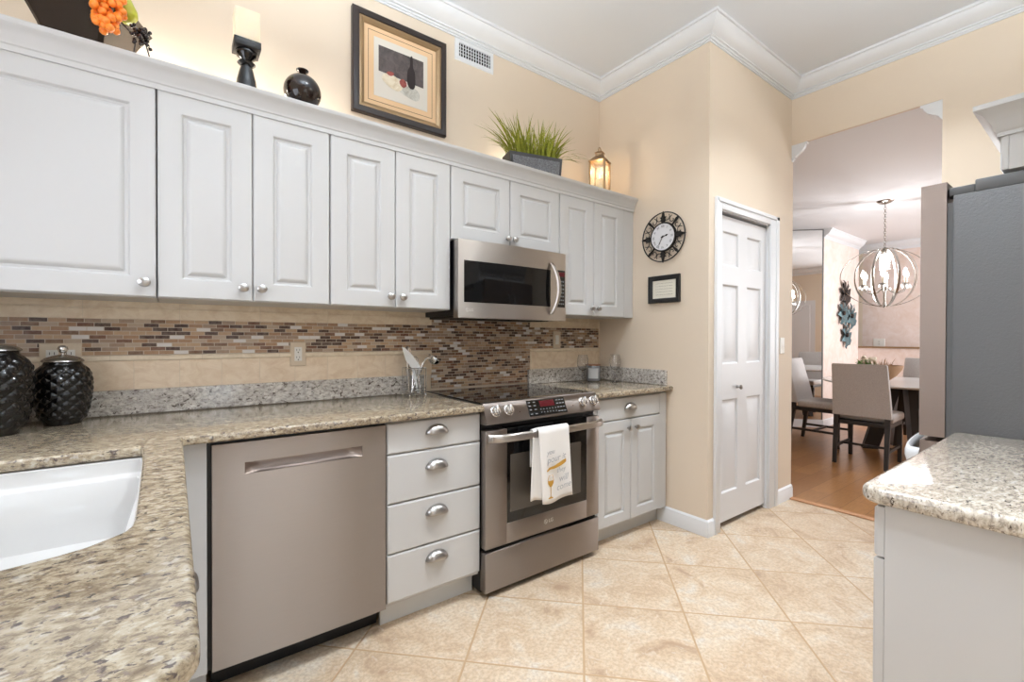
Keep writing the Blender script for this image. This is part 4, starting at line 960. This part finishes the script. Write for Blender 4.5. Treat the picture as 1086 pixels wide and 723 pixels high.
# ------------------------------------------------------------------ counter things
def canister(x, y, scale, label):
    c = thing('canister', label, 'canister', (x, y, CT), 'black embossed canisters')
    m = MB(); nu, nv = 168, 110; R = []
    key = [(0, 0.050), (0.03, 0.052), (0.12, 0.061), (0.30, 0.071), (0.50, 0.0765), (0.68, 0.0775), (0.82, 0.073), (0.92, 0.062), (0.975, 0.053), (1.0, 0.052)]
    hgt = 0.222 * scale
    def rad(t):
        for (a, r0), (b, r1) in zip(key, key[1:]):
            if t <= b: s = (t - a) / (b - a); s = s * s * (3 - 2 * s) * 0.35 + s * 0.65; return (r0 + (r1 - r0) * s) * scale
        return key[-1][1] * scale
    for j in range(nv + 1):
        t = j / nv; ring = []
        env = max(0.0, min(1.0, (t - 0.03) / 0.07, (0.955 - t) / 0.06))
        for i in range(nu):
            a = 2 * PI * i / nu; v = t * 2 * PI * 3.1
            bumpv = abs(math.sin(6 * a + v) * math.sin(6 * a - v)) ** 0.6
            r = rad(t) + 0.0062 * scale * env * bumpv
            ring.append(m.V((x + r * math.cos(a), y + r * math.sin(a), CT + 0.0006 + hgt * t)))
        R.append(ring)
    for a, b in zip(R, R[1:]): m.quadring(a, b)
    m.F(R[0][::-1]); m.F(R[-1]); m.build('canister_body', 'black_gloss', c, 70)
    z = CT + hgt + 0.001
    lid = MB().lathe([(0.055 * scale, 0.0), (0.058 * scale, 0.003), (0.056 * scale, 0.008), (0.046 * scale, 0.016), (0.028 * scale, 0.023), (0.012, 0.027), (0.001, 0.0275)], (x, y, z), 36).build('lid', 'satin_silver', c, 45)
    MB().lathe([(0.006, 0.0278), (0.006, 0.032), (0.0085, 0.035), (0.0135, 0.041), (0.0148, 0.048), (0.0125, 0.056), (0.006, 0.0605), (0.001, 0.061)], (x, y, z), 24).build('lid_knob', 'chrome', lid, 50)
canister(-0.322, 2.292, 1.0, 'black embossed canister with silver lid beside the double outlet, the smaller one')
canister(-0.466, 2.150, 1.20, 'larger black embossed canister at the very edge of the counter view')
# outlets, switches
def plate(name, label, x, z, w, h, colm, kind='outlet', M=None, n=1, y=None):
    M = M or Matrix.Translation((x, (y or ys), z)); c = thing(name, label, 'outlet' if kind == 'outlet' else 'switch', M.translation)
    pb = MB(M); pb.rings_rect(-w / 2, w / 2, -h / 2, h / 2, [(0, -0.003), (0.003, -0.006), (0.005, -0.0062)], -0.0004); pbx = pb.build('cover_plate', colm, c, 30)
    for k in range(n):
        cx = (k - (n - 1) / 2) * 0.046
        if kind == 'outlet':
            MB(M).box(cx - 0.017, cx + 0.017, -0.0078, -0.0060, -0.034, 0.034, 0.0008).build('receptacle', 'white_plastic', pbx)
            s = MB(M)
            for dz in (-0.019, 0.017):
                s.box(cx - 0.008, cx - 0.006, -0.0082, -0.0075, dz - 0.002, dz + 0.008); s.box(cx + 0.005, cx + 0.007, -0.0082, -0.0075, dz - 0.002, dz + 0.008); s.lathe([(0.003, -0.0075), (0.003, -0.0082)], (cx, 0, dz - 0.009), 10, 'Y')
            s.build('outlet_slots', 'black_plastic', pbx)
        else:
            s = MB(M); s.prism([(-0.0062, -0.033), (-0.0066, -0.033), (-0.0105, 0.0), (-0.0070, 0.033), (-0.0062, 0.033)], (cx - 0.016, cx + 0.016), 'X'); s.build('rocker', 'white_plastic', pbx)
    return c
plate('wall_outlet', 'beige outlet with white receptacle set in the mosaic band', 0.490, 1.147, 0.072, 0.118, 'beige_plastic')
plate('wall_outlet', 'double beige outlet plate behind the smaller black canister', -0.345, 1.145, 0.118, 0.118, 'beige_plastic', n=2)
plate('wall_switch', 'beige switch plate on the mosaic right of the range', 2.198, 1.215, 0.072, 0.118, 'beige_plastic', 'switch')
plate('light_switch', 'white light switch beside the closet door casing', 3.655, 1.175, 0.072, 0.118, 'white_plastic', 'switch', Matrix.Translation((3.655, YC, 1.175)))
# utensil caddy
ux, uy = 1.054, 2.310
uc = thing('utensil_caddy', 'square chrome wire caddy holding kitchen utensils', 'caddy', (ux, uy, CT))
m = MB(); hw = 0.047; z0 = CT + 0.006; zt = CT + 0.150
for z in (z0 + 0.004, z0 + 0.02, z0 + 0.036, zt):
    m.tube([(ux - hw, uy - hw, z), (ux + hw, uy - hw, z), (ux + hw, uy + hw, z), (ux - hw, uy + hw, z)], 0.0022, 6, closed=True)
for i in range(5):
    t = -hw + 2 * hw * i / 4
    for sy in (-1, 1): m.tube([(ux + t, uy + sy * hw, z0), (ux + t, uy + sy * hw, zt)], 0.0015 if 0 < i < 4 else 0.0024, 6)
    if 0 < i < 4:
        for sx in (-1, 1): m.tube([(ux + sx * hw, uy + t, z0), (ux + sx * hw, uy + t, zt)], 0.0015, 6)
    m.tube([(ux + t, uy - hw, z0 + 0.003), (ux + t, uy + hw, z0 + 0.003)], 0.0015, 6)
m.build('wire_basket', 'chrome', uc, 50)
m = MB()
for sx in (-1, 1):
    for sy in (-1, 1): m.sphere((ux + sx * hw, uy + sy * hw, CT + 0.0052), 0.005, 8)
m.build('ball_feet', 'chrome', uc, 60)
def utensil(name, label, bx0, by0, tx, ty, tz, head, m_='chrome'):
    b0 = Vector((ux + bx0, uy + by0, CT + 0.014)); t0 = Vector((ux + tx, uy + ty, CT + tz)); c = thing(name, label, 'utensil', b0, 'utensils in the wire caddy')
    MB().tube([b0, b0.lerp(t0, 0.5), t0], 0.0042, 8, flat=(1.5, 0.7)).build('handle', m_, c, 50)
    hm = MB(); head(hm, t0, (t0 - b0).normalized()); hm.build('head', m_, c, 50); return c
mat('spatula_white', (214, 214, 212), 0.35)
def h_spat(mb, t, d):
    X = Vector((0.9, -0.42, -0.45)).normalized(); n = Vector((-0.42, -0.9, 0.1)); pts = [(-0.012, -0.01), (0.014, -0.01), (0.050, 0.006), (0.046, 0.030), (0.010, 0.072), (-0.026, 0.094), (-0.042, 0.090), (-0.036, 0.02)]
    mb.loft([[t + X * a + d * b + n * e for a, b in pts] for e in (-0.0015, 0.0015)])
utensil('spatula', 'wide pale spatula leaning in the wire caddy', 0.012, -0.026, -0.018, -0.020, 0.158, h_spat, 'spatula_white')
def h_ladle(mb, t, d):
    mb.tube([t, t + d * 0.02 + Vector((0.006, 0, 0.004)), t + d * 0.025 + Vector((0.022, 0, 0.004))], 0.004, 8)
    M = Matrix.Translation(t + d * 0.022 + Vector((0.050, -0.006, -0.004))) @ Matrix.Rotation(0.5, 4, 'Y') @ Matrix.Rotation(0.35, 4, 'X') @ Matrix.Scale(1.15, 4)
    q = MB(M); q.lathe([(0.001, -0.022), (0.020, -0.018), (0.031, -0.004), (0.034, 0.010), (0.032, 0.010), (0.028, -0.003), (0.018, -0.014), (0.001, -0.018)], (0, 0, 0), 20)
    me = q.bm; mb.absorb(me)
utensil('ladle', 'steel soup ladle hooking over the edge of the wire caddy', -0.014, 0.0, 0.052, -0.005, 0.175, h_ladle)
def h_spoon(mb, t, d):
    M = Matrix.Translation(t + d * 0.03) @ Matrix.Rotation(PI / 2 - 0.15, 4, 'X')
    q = MB(M); q.lathe([(0.001, -0.006), (0.014, -0.004), (0.022, 0.002), (0.021, 0.003), (0.013, -0.002), (0.001, -0.004)], (0, 0, 0), 18, sy=1.5); mb.absorb(q.bm)
utensil('serving_spoon', 'tall dark steel serving spoon at the back of the caddy', -0.02, 0.02, -0.022, 0.034, 0.205, h_spoon, 'satin_silver')
def h_whisk(mb, t, d):
    for k in range(5):
        a = PI * k / 5; X = Vector((math.cos(a), math.sin(a), 0))
        mb.tube([t + d * (0.085 * (1 - math.cos(PI * s / 12)) / 2 if s <= 6 else 0.085 * (1 - math.cos(PI * s / 12)) / 2) + X * (0.024 * math.sin(PI * s / 12) ** 0.8) for s in range(13)], 0.0011, 5)
utensil('whisk', 'steel balloon whisk standing in the wire caddy', 0.0, 0.02, 0.012, 0.030, 0.125, h_whisk)
def h_tongs(mb, t, d): mb.loft([[t + Vector((a, -0.002 + e, 0)) + d * b for a, b in ((-0.012, 0), (0.012, 0), (0.018, 0.03), (0.010, 0.055), (-0.010, 0.055), (-0.018, 0.03))] for e in (0, 0.003)])
utensil('slotted_turner', 'narrow steel turner behind the pale spatula', 0.03, -0.012, 0.014, -0.016, 0.112, h_tongs)
# candle jar, wine glasses
jx, jy = 2.462, 2.312
cj = thing('candle_jar', 'smoky grey glass candle jar with flat copper lid', 'candle', (jx, jy, CT))
MB().lathe([(0.046, 0.0006), (0.050, 0.004), (0.051, 0.010), (0.051, 0.112), (0.049, 0.114)], (jx, jy, CT), 36).build('jar_glass', 'jar_glass', cj, 45)
aa = math.atan2(-jy, -jx)
m = MB(); n = 12
rr_ = [[(jx + 0.0514 * math.cos(aa + t), jy + 0.0514 * math.sin(aa + t), CT + z) for t in [(-0.75 + 1.5 * i / n) for i in range(n + 1)]] for z in (0.022, 0.096)]
A_ = [m.V(p) for p in rr_[0]]; B_ = [m.V(p) for p in rr_[1]]
for i in range(n): m.F((A_[i], A_[i + 1], B_[i + 1], B_[i]))
m.build('paper_label', 'jar_label', cj, 60)
MB().lathe([(0.052, 0.1145), (0.053, 0.116), (0.053, 0.122), (0.051, 0.124), (0.001, 0.1242)], (jx, jy, CT), 36).build('jar_lid', 'copper', cj, 40)
def wineglass(x, y, label):
    c = thing('wine_glass', label, 'glass', (x, y, CT), 'stemmed wine glasses by the candle jar')
    base = [(0.001, 0.0006), (0.034, 0.0006), (0.0345, 0.0016), (0.020, 0.004), (0.006, 0.008), (0.0035, 0.014), (0.0033, 0.078), (0.006, 0.086)]
    MB().lathe(base + [(0.001, 0.0862)], (x, y, CT), 28).build('stem', 'clear_glass', c, 50)
    prf = [(0.006, 0.0864), (0.022, 0.094), (0.035, 0.112), (0.039, 0.135), (0.037, 0.165), (0.031, 0.198), (0.0298, 0.198), (0.0356, 0.165), (0.0376, 0.135), (0.0336, 0.113), (0.021, 0.0955), (0.001, 0.0885)]
    MB().lathe(prf, (x, y, CT), 32).build('bowl', 'clear_glass', c, 50)
wineglass(2.302, 2.262, 'stemmed wine glass between the grey candle jar and the range')
wineglass(2.535, 2.170, 'stemmed wine glass near the wall corner, in front of the side upstand')

# ------------------------------------------------------------------ clock wall
MCW = Matrix(((0, 0, -1, 0), (-1, 0, 0, 0), (0, 1, 0, 0), (0, 0, 0, 1)))  # local x -> -Y, y -> +Z, z -> -X (out of the wall)
ck = thing('wall_clock', 'round black scrolled iron wall clock with pale face', 'clock', (XC, 1.842, 1.905))
M = Matrix.Translation((XC, 1.842, 1.905)) @ MCW
RO = 0.163
def circ(mb, cx, cy, r, z, rad, n=40, a0=0, a1=2 * PI, closed=True):
    mb.tube([(cx + r * math.cos(a0 + (a1 - a0) * i / n), cy + r * math.sin(a0 + (a1 - a0) * i / n), z) for i in range(n + (0 if closed else 1))], rad, 6, closed=closed)
m = MB(M); circ(m, 0, 0, RO, 0.018, 0.0042, 56); m.build('outer_ring', 'black_metal', ck, 50)
m = MB(M)
for k in range(8):
    a = PI / 8 + k * PI / 4; c_, s_2 = math.cos(a), math.sin(a); R_ = 0.128
    sp = []
    for sgn in (-1, 1):
        pts = []
        for i in range(22):
            t = i / 21; rr2 = 0.006 + 0.020 * t; th = a + sgn * (0.6 + 5.2 * t); ctr = a + sgn * 0.19
            pts.append((R_ * math.cos(ctr) + rr2 * math.cos(th), R_ * math.sin(ctr) + rr2 * math.sin(th), 0.018))
        m.tube(pts, 0.0027, 5)
m.build('scrollwork', 'black_metal', ck, 50)
for k in range(8):
    m = MB(M); a = k * PI / 4; big = (k % 2 == 0); c_, s_2 = math.cos(a), math.sin(a)
    if big: pts = [(0.096, -0.008), (0.110, -0.020), (0.116, -0.010), (0.128, -0.020), (0.138, -0.010), (0.150, -0.008), (0.172, 0), (0.150, 0.008), (0.138, 0.010), (0.128, 0.020), (0.116, 0.010), (0.110, 0.020), (0.096, 0.008)]
    else: pts = [(0.098, -0.003), (0.130, -0.007), (0.146, -0.009), (0.165, -0.004), (0.165, 0.004), (0.146, 0.009), (0.130, 0.007), (0.098, 0.003)]
    m.loft([[(r * c_ - t * s_2, r * s_2 + t * c_, z) for r, t in pts] for z in (0.014, 0.022)])
    m.build('leaf_ornament', 'black_metal', ck)
m = MB(M).lathe([(0.001, 0.001), (0.088, 0.001), (0.097, 0.004), (0.099, 0.016), (0.096, 0.026), (0.090, 0.026), (0.089, 0.022), (0.001, 0.0215)], (0, 0, 0), 48); m.build('clock_case', 'black_metal', ck, 40)
fc = MB(M).lathe([(0.0885, 0.0222), (0.0885, 0.0232), (0.001, 0.0234)], (0, 0, 0), 48).build('clock_face', 'clock_face', ck, 40)
for k, s in enumerate(('XII', 'I', 'II', 'III', 'IIII', 'V', 'VI', 'VII', 'VIII', 'IX', 'X', 'XI')):
    a = PI / 2 - k * PI / 6
    text_mesh('numeral', s, 0.022, M @ Matrix.Translation((0.070 * math.cos(a), 0.070 * math.sin(a), 0.0240)) @ Matrix.Rotation(a - PI / 2, 4, 'Z'), 'numeral_ink', fc, 0.0003)
def hand(name, ang, L, wd):
    a = PI / 2 - math.radians(ang); c_, s_2 = math.cos(a), math.sin(a)
    pts = [(-0.012, -wd), (L * 0.55, -wd * 0.7), (L * 0.68, -wd * 2.0), (L, 0), (L * 0.68, wd * 2.0), (L * 0.55, wd * 0.7), (-0.012, wd)]
    MB(M).loft([[(r * c_ - t * s_2, r * s_2 + t * c_, z) for r, t in pts] for z in (0.0252, 0.0264)]).build(name, 'black_metal', fc)
hand('hour_hand', 77, 0.045, 0.0036); hand('minute_hand', 208, 0.066, 0.0018)
MB(M).lathe([(0.006, 0.0245), (0.006, 0.028), (0.001, 0.0285)], (0, 0, 0), 14).build('hand_hub', 'black_metal', fc, 40)
ff = thing('framed_note', 'small black framed note hanging below the clock', 'picture', (XC, 1.839, 1.557))
M = Matrix.Translation((XC, 1.839, 1.557)) @ MCW
hw, hh = 0.121, 0.092
def rr3(i, z): return [(-hw + i, -hh + i, z), (hw - i, -hh + i, z), (hw - i, hh - i, z), (-hw + i, hh - i, z)]
MB(M).loft([rr3(i, z) for i, z in ((0, 0.001), (0, 0.018), (0.004, 0.021), (0.020, 0.018), (0.030, 0.012), (0.032, 0.010), (0.032, 0.001))], False, False).build('frame', 'frame_black', ff, 30)
pp = MB(M).box(-hw + 0.0318, hw - 0.0318, -hh + 0.0318, hh - 0.0318, 0.002, 0.008).build('paper', 'certificate', ff)
m = MB(M)
for j in range(5):
    y = 0.040 - j * 0.019
    m.tube([(-0.066 + 0.132 * i / 40, y + 0.003 * math.sin(i * 1.9 + j) * (0.5 + 0.5 * math.sin(i * 0.7 + j)), 0.0082) for i in range(41)], 0.0006, 4)
m.build('script_lines', 'art_dark', pp)

# ------------------------------------------------------------------ recessed ceiling lights (kitchen)
for i, (x, y) in enumerate(CANS):
    c = thing('recessed_light', 'round recessed ceiling light in the kitchen ceiling', 'lamp', (x, y, CZ), 'recessed ceiling lights')
    MB().lathe([(0.085, -0.001), (0.095, -0.001), (0.093, -0.008), (0.080, -0.008), (0.078, -0.001)], (x, y, CZ), 32, cap=False).build('trim_ring', 'white_plastic', c, 40)
    MB().lathe([(0.077, -0.001), (0.077, -0.003), (0.001, -0.003)], (x, y, CZ), 32).build('lens', 'can_lens', c, 40)
    area_light('downlight', (x, y, CZ - 0.012), (0, 0, 0), 0.15, 0.15, CAN_POWER, (0.90, 0.95, 1.0), 'DISK', math.radians(105))
for x, y, pw in ADDED_UPLIGHTS:  # added out of view; ceiling bounce gives soft light from above
    c = thing('added_bowl_uplight', 'added unseen bowl-shaped uplight that brightens the kitchen ceiling', 'lamp', (x, y, CZ), 'added unseen uplights')
    MB().lathe([(0.02, -0.66), (0.10, -0.655), (0.19, -0.61), (0.22, -0.56), (0.216, -0.56), (0.186, -0.606), (0.10, -0.645), (0.001, -0.65)], (x, y, CZ), 36).build('bowl_shade', 'white_plastic', c, 50)
    MB().tube([(x, y, CZ - 0.645), (x, y, CZ - 0.02)], 0.006, 8).build('hanging_rod', 'nickel', c, 50)
    MB().lathe([(0.06, -0.001), (0.055, -0.018), (0.001, -0.02)], (x, y, CZ), 24).build('ceiling_canopy', 'nickel', c, 40)
    area_light('added_uplight', (x, y, CZ - 0.575), (PI, 0, 0), 0.34, 0.34, pw, (0.84, 0.93, 1.0), 'DISK')

# ------------------------------------------------------------------ dining room
mr = thing('wall_mirror', 'tall frameless mirror covering the slanted dining room wall', 'mirror', (MC.x, MC.y, 0.11))
m = MB(); slant_box(m, 0.012, 1.24, 0.002, 0.0115, 0.106, 2.725); m.build('mirror_glass', 'mirror_silver', mr)
m = MB(); slant_box(m, 0.012, 1.24, -0.004, 0.0115, 2.7255, 2.735); slant_box(m, 0.0, 0.0118, -0.004, 0.0115, 0.106, 2.735); m.build('mirror_edging', 'mirror_edge', mr)
# dining chair, facing +X in its own frame; backrest at x=0
def make_chair(label):
    c = thing('dining_chair', label, 'chair', (0, 0, 0), 'grey upholstered dining chairs')
    b = MB()
    def ringb(z, x, w, t): 
        r = 0.012; return [(x, -w + r, z), (x - r * 0.3, -w, z), (x + t - r, -w, z), (x + t, -w + r, z), (x + t, w - r, z), (x + t - r, w, z), (x - r * 0.3, w, z), (x, w - r, z)]
    zs_ = [0.475, 0.50, 0.60, 0.70, 0.80, 0.90, 0.975, 0.985]
    b.loft([ringb(z, -0.010 - 0.09 * ((z - 0.475) / 0.5) ** 1.2, 0.232 - 0.016 * (z - 0.475) / 0.5 - (0.008 if z > 0.98 else 0), 0.075 - 0.03 * (z - 0.475) / 0.5) for z in zs_])
    b.build('backrest', 'chair_fabric', c, 50)
    b = MB(); b.box(0.06, 0.50, -0.235, 0.235, 0.425, 0.505, 0.028, 4); b.build('seat', 'chair_fabric', c, 50)
    MB().box(0.010, 0.485, -0.220, 0.220, 0.385, 0.4235, 0.004).build('seat_frame', 'dark_wood', c)
    for sy in (-1, 1):
        l_ = MB(); y = sy * 0.203
        l_.loft([[(x - w, y - w, z), (x + w, y - w, z), (x + w, y + w, z), (x - w, y + w, z)] for x, z, w in ((-0.045, 0.0, 0.015), (-0.02, 0.2, 0.018), (0.0 + 0.010, 0.385, 0.021), (0.012, 0.474, 0.021))]); l_.build('leg', 'dark_wood', c)
        l_ = MB(); l_.loft([[(x - w, y - w, z), (x + w, y - w, z), (x + w, y + w, z), (x - w, y + w, z)] for x, z, w in ((0.462, 0.0, 0.015), (0.455, 0.3845, 0.021))]); l_.build('leg', 'dark_wood', c)
        MB().box(-0.018, 0.445, y - 0.009, y + 0.009, 0.150, 0.175).build('stretcher', 'dark_wood', c)
    MB().box(0.20, 0.22, -0.193, 0.193, 0.152, 0.173).build('stretcher', 'dark_wood', c)
    return c
ch1 = make_chair('grey upholstered dining chair nearest the kitchen, its back turned to us')
ch1.location = (5.33, 1.507, 0); ch1.rotation_euler = (0, 0, math.radians(2))
for loc, rz, lab in (((6.135, 2.35, 0), -90, 'grey upholstered dining chair seen from the side, in front of the mirror'), ((7.45, 1.45, 0), 180, 'grey dining chair on the far side of the table, behind the bowl'),
                     ((6.30, 0.42, 0), 90, 'grey dining chair half hidden behind the refrigerator')):
    c = copy_tree(ch1); c.location = loc; c.rotation_euler = (0, 0, math.radians(rz)); c['label'] = lab
tc = Vector((6.42, 1.42))
tb_ = thing('dining_table', 'round pale-topped dining table on dark angled plank legs', 'table', (tc.x, tc.y, 0))
MB().lathe([(0.60, 0.728), (0.70, 0.732), (0.74, 0.742), (0.75, 0.752), (0.745, 0.760), (0.001, 0.760)], (tc.x, tc.y, 0), 64).build('tabletop', 'table_top', tb_, 40)
MB().lathe([(0.24, 0.700), (0.24, 0.7275)], (tc.x, tc.y, 0), 24).build('top_support', 'dark_wood', tb_)
for k in range(4):
    a = math.radians(209 + 90 * k); M = Matrix.Translation((tc.x, tc.y, 0)) @ Matrix.Rotation(a, 4, 'Z')
    MB(M).prism([(0.24, 0.0), (0.38, 0.0), (0.20, 0.6995), (0.04, 0.6995)], (-0.035, 0.035), 'Y').build('leg', 'dark_wood', tb_)
fb = thing('table_bowl', 'oval brown bowl with dried greenery on the dining table', 'bowl', (6.25, 1.62, 0.761))
M = Matrix.Translation((6.28, 1.615, 0.761)) @ Matrix.Rotation(math.radians(-70), 4, 'Z')
MB(M).lathe([(0.06, 0.0), (0.085, 0.004), (0.15, 0.06), (0.20, 0.13), (0.212, 0.175), (0.205, 0.175), (0.19, 0.13), (0.14, 0.07), (0.001, 0.03)], (0, 0, 0), 32, sx=1.0, sy=0.62).build('bowl_shell', 'wood_bowl', fb, 50)
rnd = random.Random(5)
def tuft(mb, n, cx, cy, spread, z0, z1, w=0.010):
    for i in range(n):
        x = cx + rnd.uniform(-1, 1) * spread; y = cy + rnd.uniform(-1, 1) * spread * 0.6; p0 = M @ Vector((x * 0.7, y * 0.7, z0)); p1 = M @ Vector((x + rnd.uniform(-0.03, 0.03), y, rnd.uniform(z0 + 0.03, z1)))
        mb.tube([p0, p0.lerp(p1, 0.6) + Vector((0, 0, 0.01)), p1], [0.004, w, 0.001], 5, flat=(1, 0.35))
m = MB(); tuft(m, 60, -0.11, 0, 0.08, 0.12, 0.245); m.build('green_leaves', 'leaf_green', fb)
m = MB(); tuft(m, 26, 0.02, 0, 0.10, 0.12, 0.27, 0.008); m.build('dried_pods', 'wood_bowl', fb)
m = MB()
for i in range(12): p = M @ Vector((rnd.uniform(-0.15, -0.03), rnd.uniform(-0.05, 0.05), 0.215 + rnd.uniform(-0.02, 0.05))); m.sphere(p, 0.020, 8)
m.build('white_blooms', 'ivory', fb, 60)
# metal flowers on the pink wall
def wall_flower(x, z, r, rot, mm, lab):
    c = thing('metal_flower', lab, 'wall art', (x, 2.477, z), 'metal flowers on the pink wall')
    m = MB()
    for k in range(7):
        a = rot + 2 * PI * k / 7; ca, sa = math.cos(a), math.sin(a); L_ = []
        pts = [(0.012, 0.006, 0.02), (r * 0.35, r * 0.20, 0.045), (r * 0.7, r * 0.24, 0.055), (r, 0.004, 0.035)]
        A2 = [m.V((x + t * ca - w_ * sa, 2.477 - d_, z + t * sa + w_ * ca)) for t, w_, d_ in pts]; B2 = [m.V((x + t * ca + w_ * sa, 2.477 - d_ + 0.012, z + t * sa - w_ * ca)) for t, w_, d_ in pts]
        for i in range(3): m.F((A2[i], A2[i + 1], B2[i + 1], B2[i]))
    pb = m.build('petals', mm, c); pb.modifiers.new('thickness', 'SOLIDIFY').thickness = 0.003
    MB().lathe([(0.02, -0.001), (0.02, -0.028), (0.035, -0.034), (0.030, -0.055), (0.001, -0.060)], (x, 2.477, z), 14, 'Y').build('flower_centre', 'flower_dark', c, 40)
wall_flower(7.95, 1.90, 0.20, 0.2, 'flower_dark', 'topmost dark metal flower of the wall art by the mirror')
wall_flower(7.86, 1.60, 0.19, 0.6, 'flower_metal', 'teal blue metal flower in the middle of the wall art')
wall_flower(8.20, 1.57, 0.20, 0.1, 'flower_metal', 'pale metal flower at the edge beside the teal one')
wall_flower(8.00, 1.28, 0.19, 0.9, 'flower_metal', 'lowest metal flower of the wall art, below the teal one')
fs = thing('flower_stem', 'bent dark metal stem linking the wall flowers', 'wall art', (8.0, 2.47, 1.10))
MB().tube([(7.93, 2.470, 2.05), (7.98, 2.468, 1.85), (8.02, 2.468, 1.6), (8.00, 2.468, 1.3), (8.08, 2.470, 1.08)], 0.006, 6).build('stem_rod', 'flower_dark', fs, 50)
plate('wall_outlet', 'white outlet plate on the far pink wall above the ledge', 0, 0, 0.15, 0.13, 'white_plastic', 'outlet', Matrix.Translation((9.05, 2.33 - 0.0, 1.165)) @ Matrix.Rotation(-PI / 2, 4, 'Z'))
# chandelier
cx, cy, cz = 6.27, 1.57, 1.90
cl = thing('chandelier', 'silver orb chandelier with crystals hanging over the dining table', 'chandelier', (cx, cy, cz))
MB().lathe([(0.001, DZ - 0.036), (0.02, DZ - 0.034), (0.055, DZ - 0.022), (0.075, DZ - 0.008), (0.078, DZ - 0.0005)], (cx, cy, 0), 28).build('ceiling_canopy', 'satin_silver', cl, 40)
m = MB()
for i in range(16):
    z = 2.29 + 0.0262 * i; ax = (1, 0) if i % 2 else (0, 1)
    m.tube([(cx + ax[0] * 0.010 * math.cos(a), cy + ax[1] * 0.010 * math.cos(a), z + 0.018 * math.sin(a)) for a in [2 * PI * k / 10 for k in range(10)]], 0.0028, 5, closed=True)
m.tube([(cx + 0.024 * math.cos(a), cy, 2.252 + 0.024 * math.sin(a)) for a in [2 * PI * k / 14 for k in range(14)]], 0.003, 6, closed=True)
m.build('chain', 'satin_silver', cl, 50)
RB = 0.285
for k in range(4):
    a0 = math.radians(39 + 45 * k); m = MB()
    rings = []
    for i in range(48):
        a = 2 * PI * i / 48; u = Vector((math.cos(a0) * math.cos(a), math.sin(a0) * math.cos(a), 1.13 * math.sin(a))); n = Vector((-math.sin(a0), math.cos(a0), 0)); c0 = Vector((cx, cy, cz))
        rings.append([c0 + u * (RB - 0.002) - n * 0.010, c0 + u * (RB + 0.002) - n * 0.010, c0 + u * (RB + 0.002) + n * 0.010, c0 + u * (RB - 0.002) + n * 0.010])
    R = [[m.V(p) for p in r] for r in rings]
    for q in range(48): m.quadring(R[q], R[(q + 1) % 48])
    m.build('orb_hoop', 'satin_silver', cl, 40)
m = MB(); m.tube([(cx + 0.42 * math.cos(a) * 0.6, cy + 0.42 * math.cos(a) * -0.8, cz + 0.315 * math.sin(a)) for a in [2 * PI * i / 56 for i in range(56)]], 0.0035, 6, closed=True); m.build('outer_hoop', 'satin_silver', cl, 50)
MB().lathe([(0.012, -0.33), (0.018, -0.30), (0.010, -0.26), (0.012, -0.16), (0.030, -0.13), (0.034, -0.10), (0.014, -0.07), (0.009, 0.0), (0.009, 0.24), (0.030, 0.27), (0.034, 0.30), (0.010, 0.33)], (cx, cy, cz), 18).build('centre_stem', 'satin_silver', cl, 45)
m = MB()
for k in range(14):
    a = 2 * PI * k / 14
    for j in range(7): m.sphere((cx + 0.040 * math.cos(a), cy + 0.040 * math.sin(a), cz + 0.25 - 0.026 * j), 0.0085, 6)
m.build('crystal_strands', 'crystal', cl)
for k in range(6):
    a = math.radians(10 + 60 * k); ex, ey = cx + 0.205 * math.cos(a), cy + 0.205 * math.sin(a)
    am = MB(); am.tube([(cx + r * math.cos(a), cy + r * math.sin(a), cz + z) for r, z in ((0.02, -0.11), (0.07, -0.16), (0.13, -0.175), (0.185, -0.15), (0.205, -0.10))], 0.0055, 7)
    am.lathe([(0.006, -0.10), (0.034, -0.085), (0.036, -0.080), (0.012, -0.082)], (ex, ey, cz), 16)
    arm = am.build('arm', 'satin_silver', cl, 45)
    MB().lathe([(0.011, -0.080), (0.011, -0.005), (0.009, -0.003)], (ex, ey, cz), 14).build('candle_sleeve', 'ivory', arm, 45)
    MB().lathe([(0.009, -0.003), (0.017, 0.012), (0.021, 0.030), (0.015, 0.052), (0.006, 0.074), (0.001, 0.080)], (ex, ey, cz), 14).build('bulb', 'bulb', arm, 60)
    cr = MB()
    for q in range(5): b_ = 2 * PI * q / 5; cr.sphere((ex + 0.036 * math.cos(b_), ey + 0.036 * math.sin(b_), cz - 0.108), 0.009, 6, sz=1.6)
    cr.build('crystal_drops', 'crystal', arm)
    l = bpy.data.lights.new('chandelier_bulb', 'POINT'); l.energy = 3.2; l.color = (0.98, 0.98, 1.0); l.shadow_soft_size = 0.006
    o = bpy.data.objects.new('chandelier_bulb', l); o.location = (ex, ey, cz + 0.095); COL.objects.link(o)
